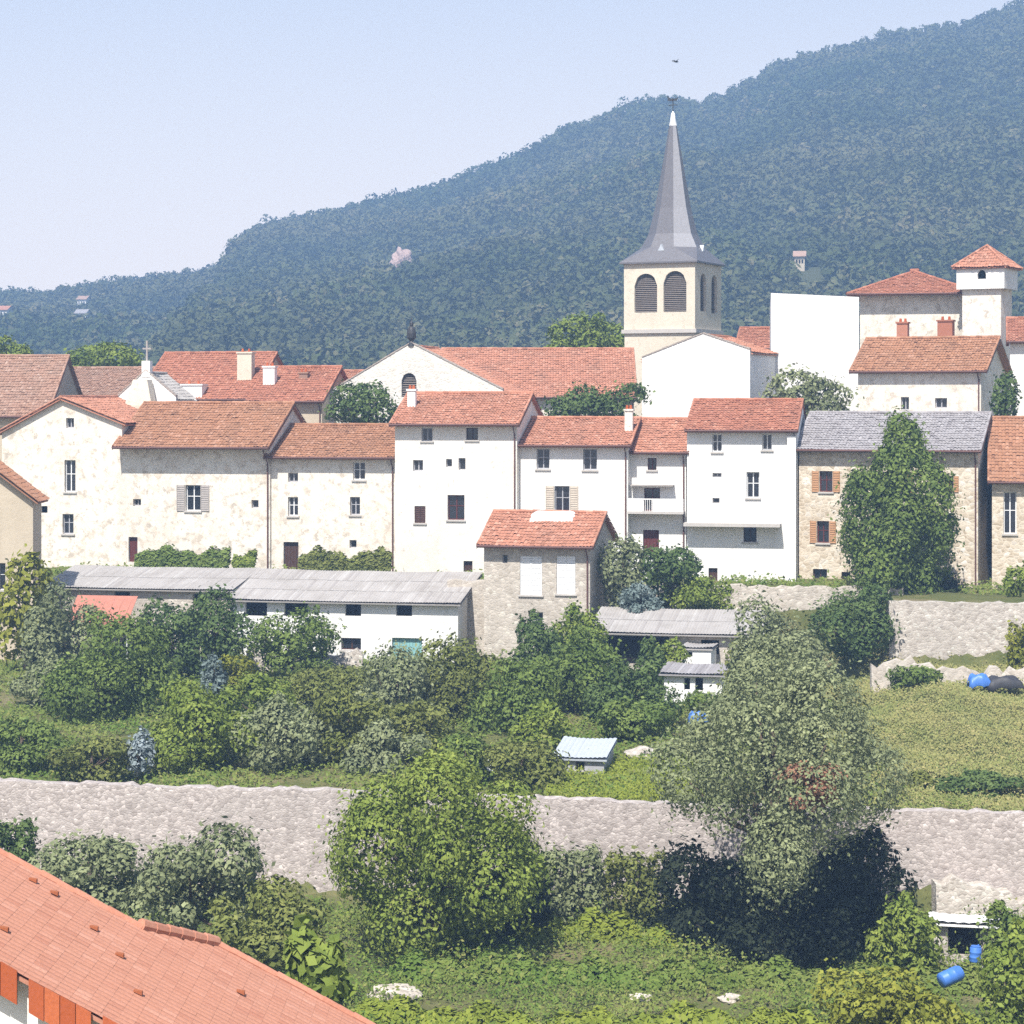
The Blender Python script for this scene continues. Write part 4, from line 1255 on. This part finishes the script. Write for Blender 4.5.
scatter('weeds', 'mixed green weeds and crops covering the lower garden', -22, 24, 60, 94, 210000, .07, 'weeds', 3, lift=.22)
scatter('weeds', 'green weeds growing between the garden trees', -32, 17, 96, 138, 150000, .09, 'weeds', 5, lift=.14)
scatter('weeds', 'green weeds on the upper terraces and lane edges', -36, 36, 139, 156, 40000, .12, 'weeds', 6, lift=.14)
scatter('grass', 'dry yellow green meadow grass of the right field', 13.5, 32, 91, 128, 150000, .06, 'dry_grass', 8, -1.2, lift=.13, cat='grass')
scatter('grass', 'bright green grass strip above the wall', 1.5, 8.5, 95, 104, 40000, .07, 'bright_weeds', 9, -1.5, lift=.16, cat='grass')

# ------------------------------------------------------------------ small garden things
tarp('tarpaulin', 'crumpled blue tarpaulin on the garden path below the low hut', 698, 722, 113.5, 1.0, .8, .5, 'blue')
tarp('tarpaulin', 'blue tarpaulin over a pile beside the low broken wall', 979, 693, 118, 1.15, 1.0, .6, 'blue', z=gz(24.5, 118) + .4)
tarp('tarpaulin', 'black tarpaulin over a heap right of the blue one', 1004, 694, 118, 1.9, 1.2, .6, 'iron', z=gz(25.8, 118) + .35)
def awning():
    c = P(104, 606, 140)
    root = empty('awning', (c.x, c.y, c.z - 1.6), R(-12)); tag(root, 'red cloth awning under the long pale roof', 'awning')
    b = MB()
    n = 14
    for i in range(n):
        x0, x1 = -2 + 4 * i / n, -2 + 4 * (i + 1) / n
        d = .07 if i % 2 else 0
        b.prism([(x0, -1.2, .75 - d), (x1, -1.2, .75 - d), (x1, .6, 2.2), (x0, .6, 2.2)], (0, 0, -.03))
        b.prism([(x0, -1.2, .75 - d), (x1, -1.2, .75 - d), (x1, -1.22, .45), (x0, -1.22, .45)], (0, .02, 0))
    b.build('cloth', M['redcloth'], root)
    for x in (-1.95, 1.95):
        p = MB(); p.tube([(x, -1.1, -2.5), (x, -1.1, .7)], .04, 6); p.build('post', M['white_paint'], root)
awning()
def rock(label, px, py, Y, r, mat='lime', squash=.6):
    import bmesh
    bm = bmesh.new(); bmesh.ops.create_icosphere(bm, subdivisions=3, radius=1)
    rng = random.Random(px * 3 + py)
    ph = [rng.uniform(0, 6) for _ in range(6)]
    b = MB(); V = []
    for v in bm.verts:
        x, y, z = v.co
        k = 1 + .16 * math.sin(3 * x + ph[0]) * math.sin(4 * y + ph[1]) + .12 * math.sin(6 * z + ph[2] + 3 * x) + rng.uniform(-.05, .05)
        V.append((x * r * k, y * r * k * .8, z * r * k * squash))
    f = [[v.index for v in q.verts] for q in bm.faces]; bm.free()
    b.add(V, f, .5)
    c = P(px, py, Y); zg = gz(c.x, Y)
    o = b.build('rock', M[mat], loc=(c.x, Y, zg + r * squash * .15))
    return tag(o, label, 'rock', 'pale rocks in the gardens')
rock('pale boulder between the zinc shed and bright grass', 640, 750, 106, .75, 'light_stone', .5)
rock('small pale boulder beside the round dark shrub', 486, 744, 103, .45, 'lime', .9)
rock('pale flat stone lying in the lower garden vines', 640, 958, 80, .45, 'brown_stone', .4)
rock('pinkish stone at the huge tree foot', 730, 958, 79.5, .4, 'brown_stone', .5)
rock('pale rubble mound at the foot of the large lower tree', 395, 955, 80, .9, 'brown_stone', .4)
def barrel(label, px, py, Y, r, h, tilt):
    b = MB()
    prof = [(r * .92, 0), (r, .04), (r, h * .30), (r * 1.05, h * .33), (r, h * .36), (r, h * .64), (r * 1.05, h * .67), (r, h * .70), (r, h * .95), (r * .92, h)]
    b.tube([(0, 0, z) for _, z in prof], [q for q, _ in prof], 16)
    c = P(px, py, Y)
    root = empty('barrel', (c.x, Y, c.z)); root.rotation_euler = (0, R(tilt), .4)
    tag(root, label, 'barrel', 'blue plastic barrels')
    o = b.build('drum', M['blue'], root, smooth=True)
    l = MB(); l.tube([(0, 0, h + .002), (0, 0, h + .05)], r * .85, 16); l.tube([(r * .5, 0, h + .05), (r * .5, 0, h + .1)], r * .14, 8)
    l.build('lid', M['blue'], root)
for px_, lab, ti, py_, Y_ in ((941, 'blue plastic barrel lying tilted, left of the other barrel', 74, 981, 74.5), (975, 'blue plastic barrel standing upright below the slab roofed hut', 4, 962, 77)):
    barrel(lab, px_, py_, Y_, .2 if ti < 20 else .26, .5 if ti < 20 else .75, ti)

# ------------------------------------------------------------------ near roof, lower left
def near_house():
    Xr, zr, Y1 = -14.6, -8.85, 45.0
    Xe = -1.6
    tp = .53
    D1, D2 = 6.5, 8.2
    g0 = gz(Xr, Y1) - .5
    root = empty('house', (Xr, Y1, g0)); tag(root, 'nearest house seen as a broad salmon tile roof, lower left corner', 'house')
    zr -= g0
    run = Xe - Xr
    S = math.hypot(run, run * tp); cp, sp = run / S, run * tp / S
    rm = MB()
    sm = S * (Xe - (-8.5)) / run                     # slope distance of the step from the eave
    o = (run, 0, zr - run * tp)
    sm2 = sm; sm = S * (Xe + 7.0) / run
    tile_panel(rm, o, (0, 1, 0), (-cp, 0, sp), [(-.28, 0), (D2, 0), (D2, sm), (D1, sm2), (-.28, sm2)], .24, .34, .02, .004, .0, jit=.1)
    sm3 = sm; sm = sm2
    o2 = (run - sm * cp, 0, zr - run * tp + sm * sp)
    tile_panel(rm, o2, (0, 1, 0), (-cp, 0, sp), [(-.28, 0), (D1, 0), (D1, S - sm), (-.28, S - sm)], .24, .34, .02, .004, .0, jit=.1)
    # far slope
    tile_panel(rm, (-run, D1, zr - run * tp), (0, -1, 0), (cp, 0, sp), [(0, 0), (D1 + .28, 0), (D1 + .28, S), (0, S)], .48, .7, .04, .02, .0)
    cap_tiles(rm, (0, -.28, zr + .03), (0, D1, zr + .03), .14)
    # far verge caps and raised step caps
    cap_tiles(rm, (0, D1, zr + .03), (run - sm * cp, D1, o2[2] + .03), .09)
    cap_tiles(rm, (run - sm3 * cp, D2, zr - run * tp + sm3 * sp + .05), (run, D2, o[2] + .03), .09)
    cap_tiles(rm, (run - sm * cp, D1, o2[2] + .06), (run - sm3 * cp, D2, zr - run * tp + sm3 * sp + .06), .15)
    ro = rm.build('roof', M['tile_near'], root)
    # orange verge tiles along the near gable
    x = 0.4
    vb = MB(); k = 0
    while x < run - .3:
        L = 1.35 if k % 2 == 0 else 1.25
        if x + L > run: L = run - x
        z0 = zr - x * tp + .05
        for j in range(4):
            xa, xb = x + L * j / 4, x + L * (j + 1) / 4 - .015
            dz = -.05 * (k % 2)
            vb.prism([(xa, -.30, zr - xa * tp + .06 + dz), (xb, -.30, zr - xb * tp + .045 + dz), (xb, -.30, zr - xb * tp - .62 + dz), (xa, -.30, zr - xa * tp - .60 + dz)], (0, -.06, 0))
        x += L + .22; k += 1
    vb.build('verge_tile', M['tile_new'], ro)
    rng = random.Random(5)
    for i in range(12):
        ss = rng.uniform(.15, .85) * S; yy = rng.uniform(.8, 6.0)
        c = Vector((run - ss * cp, yy, zr - run * tp + ss * sp + .04))
        v = MB()
        dx, dz = .10 * cp, -.10 * sp
        v.prism([(c.x - dx, c.y - .09, c.z - dz), (c.x + dx, c.y - .09, c.z + dz + .01), (c.x + dx, c.y - .09, c.z + dz + .09), (c.x - dx, c.y - .09, c.z - dz + .03)], (0, .13, 0))
        v.build('vent_tile', M['vent_tile'], ro)
    wm = MB()
    wm.poly([(-run + .4, 0, -1), (run - .4, 0, -1), (run - .4, 0, zr - (run - .4) * tp - .12), (0, 0, zr - .12), (-run + .4, 0, zr - (run - .4) * tp - .12)], .5)
    wm.poly([(run - .4, 0, -1), (run - .4, D1 - .2, -1), (run - .4, D1 - .2, zr - (run - .4) * tp - .12), (run - .4, 0, zr - (run - .4) * tp - .12)], .5)
    wm.poly([(run - .4, D1 - .2, -1), (-run + .4, D1 - .2, -1), (-run + .4, D1 - .2, zr - (run - .4) * tp - .12), (0, D1 - .2, zr - .12), (run - .4, D1 - .2, zr - (run - .4) * tp - .12)], .5)
    wm.poly([(-run + .4, D1 - .2, -1), (-run + .4, 0, -1), (-run + .4, 0, zr - (run - .4) * tp - .12), (-run + .4, D1 - .2, zr - (run - .4) * tp - .12)], .5)
    wm.build('wall', M['bright'], root)
near_house()

# ------------------------------------------------------------------ farmhouses on the hill
def farm(label, px, py, w, h, wall, roof, Yg, rot=8):
    X, Y = on_hill(px, py + h * .5)
    sc = Y / F
    W, H = w * sc, h * sc
    Y -= 5
    zc = (HY - py) * Y / F
    z0 = float(hill_z(X, Y))
    root = empty('farmhouse', (X, Y, z0), -R(rot)); tag(root, label, 'farmhouse', 'farmhouses on the far hill')
    H1 = zc - z0 + H / 2
    b = MB(); D = max(6, W * .6)
    b.poly([(-W / 2, 0, -4), (W / 2, 0, -4), (W / 2, 0, H1), (-W / 2, 0, H1)]); b.poly([(W / 2, 0, -4), (W / 2, D, -4), (W / 2, D, H1), (W / 2, D / 2, H1 + D * .22), (W / 2, 0, H1)])
    b.poly([(-W / 2, D, -4), (-W / 2, 0, -4), (-W / 2, 0, H1), (-W / 2, D / 2, H1 + D * .22), (-W / 2, D, H1)]); b.poly([(W / 2, D, -4), (-W / 2, D, -4), (-W / 2, D, H1), (W / 2, D, H1)])
    b.build('wall', M[wall], root)
    r = MB()
    for sgn in (0, 1):
        y0 = -.5 if not sgn else D + .5
        r.prism([(-W / 2 - .4, y0, H1 - .05), (W / 2 + .4, y0, H1 - .05), (W / 2 + .4, D / 2, H1 + D * .24), (-W / 2 - .4, D / 2, H1 + D * .24)], (0, 0, .15))
    r.build('roof', M[roof], root)
    for q in (-.28, .0, .28):
        wn = MB(); wn.box(q * W - .22, q * W + .22, -.06, -.01, H1 - 1.7, H1 - .8); wn.build('window', M['inside'], root)
def rock_face():
    X, Y = on_hill(402, 268)
    import bmesh
    bm = bmesh.new(); bmesh.ops.create_icosphere(bm, subdivisions=4, radius=1)
    V = []
    for v in bm.verts:
        x, y, z = v.co
        k = 1 + .14 * math.sin(4 * x + 1) * math.sin(5 * z) + .1 * math.sin(9 * x + 6 * z) + .05 * math.sin(21 * z + 13 * x)
        V.append((x * 4.2 * k + z * 1.3, y * 3.0 * k, z * 5.0 * k))
    b = MB(); b.add(V, [[v.index for v in f.verts] for f in bm.faces], .5); bm.free()
    o = b.build('rock_outcrop', m_plain('pink_rock', (.42, .30, .26), .95, .1, .35, .4), loc=(X, Y - 5, float(hill_z(X, Y)) + 2.5))
    tag(o, 'pinkish bare rock outcrop halfway up the wooded hill', 'rock')
rock_face()
farm('small white farmhouse on the wooded hill, far left', 84, 304, 9, 9, 'bright', 'tile_old', 0)
farm('grey farmhouse below the white farmhouse on the hill', 83, 319, 11, 11, 'cream', 'grey_roof', 0)
farm('pale farmhouse with pink roof at the far left hillside', 4, 314, 13, 8, 'bright', 'tile', 0)
farm('small beige farmhouse on the hill right of the steeple', 797, 261, 10, 9, 'tan', 'tile_old', 0)

# bird over the steeple
def bird():
    c = P(676, 62, 196)
    b = MB()
    b.tube([(-.26, 0, 0), (-.15, 0, .02), (.0, 0, .03), (.14, 0, .02), (.2, 0, .05), (.27, 0, .03)], [.02, .06, .085, .06, .05, .01], 8)
    for s in (-1, 1):
        b.prism([(.08, s * .05, .05), (.02, s * .28, .2), (-.08, s * .5, .16), (-.1, s * .26, .12), (-.08, s * .05, .04)], (0, 0, .02))
    b.prism([(-.24, -.02, 0), (-.42, -.08, 0), (-.42, .08, 0), (-.24, .02, 0)], (0, 0, .015))
    o = b.build('bird', M['iron'], loc=c); o.rotation_euler = (0, 0, R(35))
    tag(o, 'dark bird in flight high above the spire tip', 'bird')
bird()

# ------------------------------------------------------------------ haze, light, camera
def haze():
    b = MB(); b.box(-1350, 1350, -100, 1150, -26, 300)
    m = bpy.data.materials.new('haze'); m.use_nodes = True
    nt = m.node_tree; nt.nodes.clear()
    out = nt.nodes.new('ShaderNodeOutputMaterial'); v = nt.nodes.new('ShaderNodeVolumePrincipled')
    v.inputs['Color'].default_value = (.36, .60, 1, 1); v.inputs['Density'].default_value = .00074
    v.inputs['Anisotropy'].default_value = 0
    nt.links.new(v.outputs[0], out.inputs['Volume'])
    o = b.build('haze', m)
    tag(o, 'thin blue summer haze over the valley', 'haze', kind='stuff')
haze()

EL, AZ = R(54), R(20)
d = Vector((math.sin(AZ) * math.cos(EL), math.cos(AZ) * math.cos(EL), -math.sin(EL)))
sun = bpy.data.lights.new('sun', 'SUN'); sun.energy = 5.0; sun.angle = R(.5); sun.color = (1, .955, .88)
so = bpy.data.objects.new('sun', sun); COL.objects.link(so); so.rotation_euler = d.to_track_quat('-Z', 'Y').to_euler()
so.location = (-60, -60, 150)

w = bpy.data.worlds.new('World'); scene.world = w; w.use_nodes = True
nt = w.node_tree; nt.nodes.clear()
out = nt.nodes.new('ShaderNodeOutputWorld'); bg = nt.nodes.new('ShaderNodeBackground'); sky = nt.nodes.new('ShaderNodeTexSky')
sky.sky_type = 'NISHITA'; sky.sun_disc = False; sky.sun_elevation = EL; sky.sun_rotation = R(200)
sky.air_density = 1.0; sky.dust_density = 1.5; sky.ozone_density = 1.0
bg.inputs[1].default_value = .08
# pale summer veil low in the sky
tc = nt.nodes.new('ShaderNodeTexCoord'); sx = nt.nodes.new('ShaderNodeSeparateXYZ'); nt.links.new(tc.outputs['Generated'], sx.inputs[0])
vr = nt.nodes.new('ShaderNodeMapRange'); vr.interpolation_type = 'SMOOTHSTEP'
vr.inputs['From Min'].default_value = .0; vr.inputs['From Max'].default_value = .38; vr.inputs['To Min'].default_value = .95; vr.inputs['To Max'].default_value = .0
nt.links.new(sx.outputs[2], vr.inputs['Value'])
vm = nt.nodes.new('ShaderNodeMix'); vm.data_type = 'RGBA'
vm.inputs[7].default_value = (10.3, 8.95, 7.95, 1)
nt.links.new(vr.outputs[0], vm.inputs[0]); nt.links.new(sky.outputs[0], vm.inputs[6])
nt.links.new(vm.outputs[2], bg.inputs[0]); nt.links.new(bg.outputs[0], out.inputs[0])

cam = bpy.data.cameras.new('camera'); co = bpy.data.objects.new('camera', cam); COL.objects.link(co)
co.location = (0, 0, 0); co.rotation_euler = (R(90), 0, 0)
cam.sensor_width = 36; cam.lens = F / 1024 * 36
cam.shift_y = (HY - 512) / 1024
cam.clip_start = 1; cam.clip_end = 6000
scene.camera = co

scene.view_settings.view_transform = 'Standard'; scene.view_settings.look = 'None'
scene.view_settings.exposure = .95; scene.view_settings.gamma = 1
cy = scene.cycles
cy.max_bounces = 5; cy.diffuse_bounces = 2; cy.glossy_bounces = 2; cy.transmission_bounces = 3; cy.volume_bounces = 0
cy.use_denoising = False
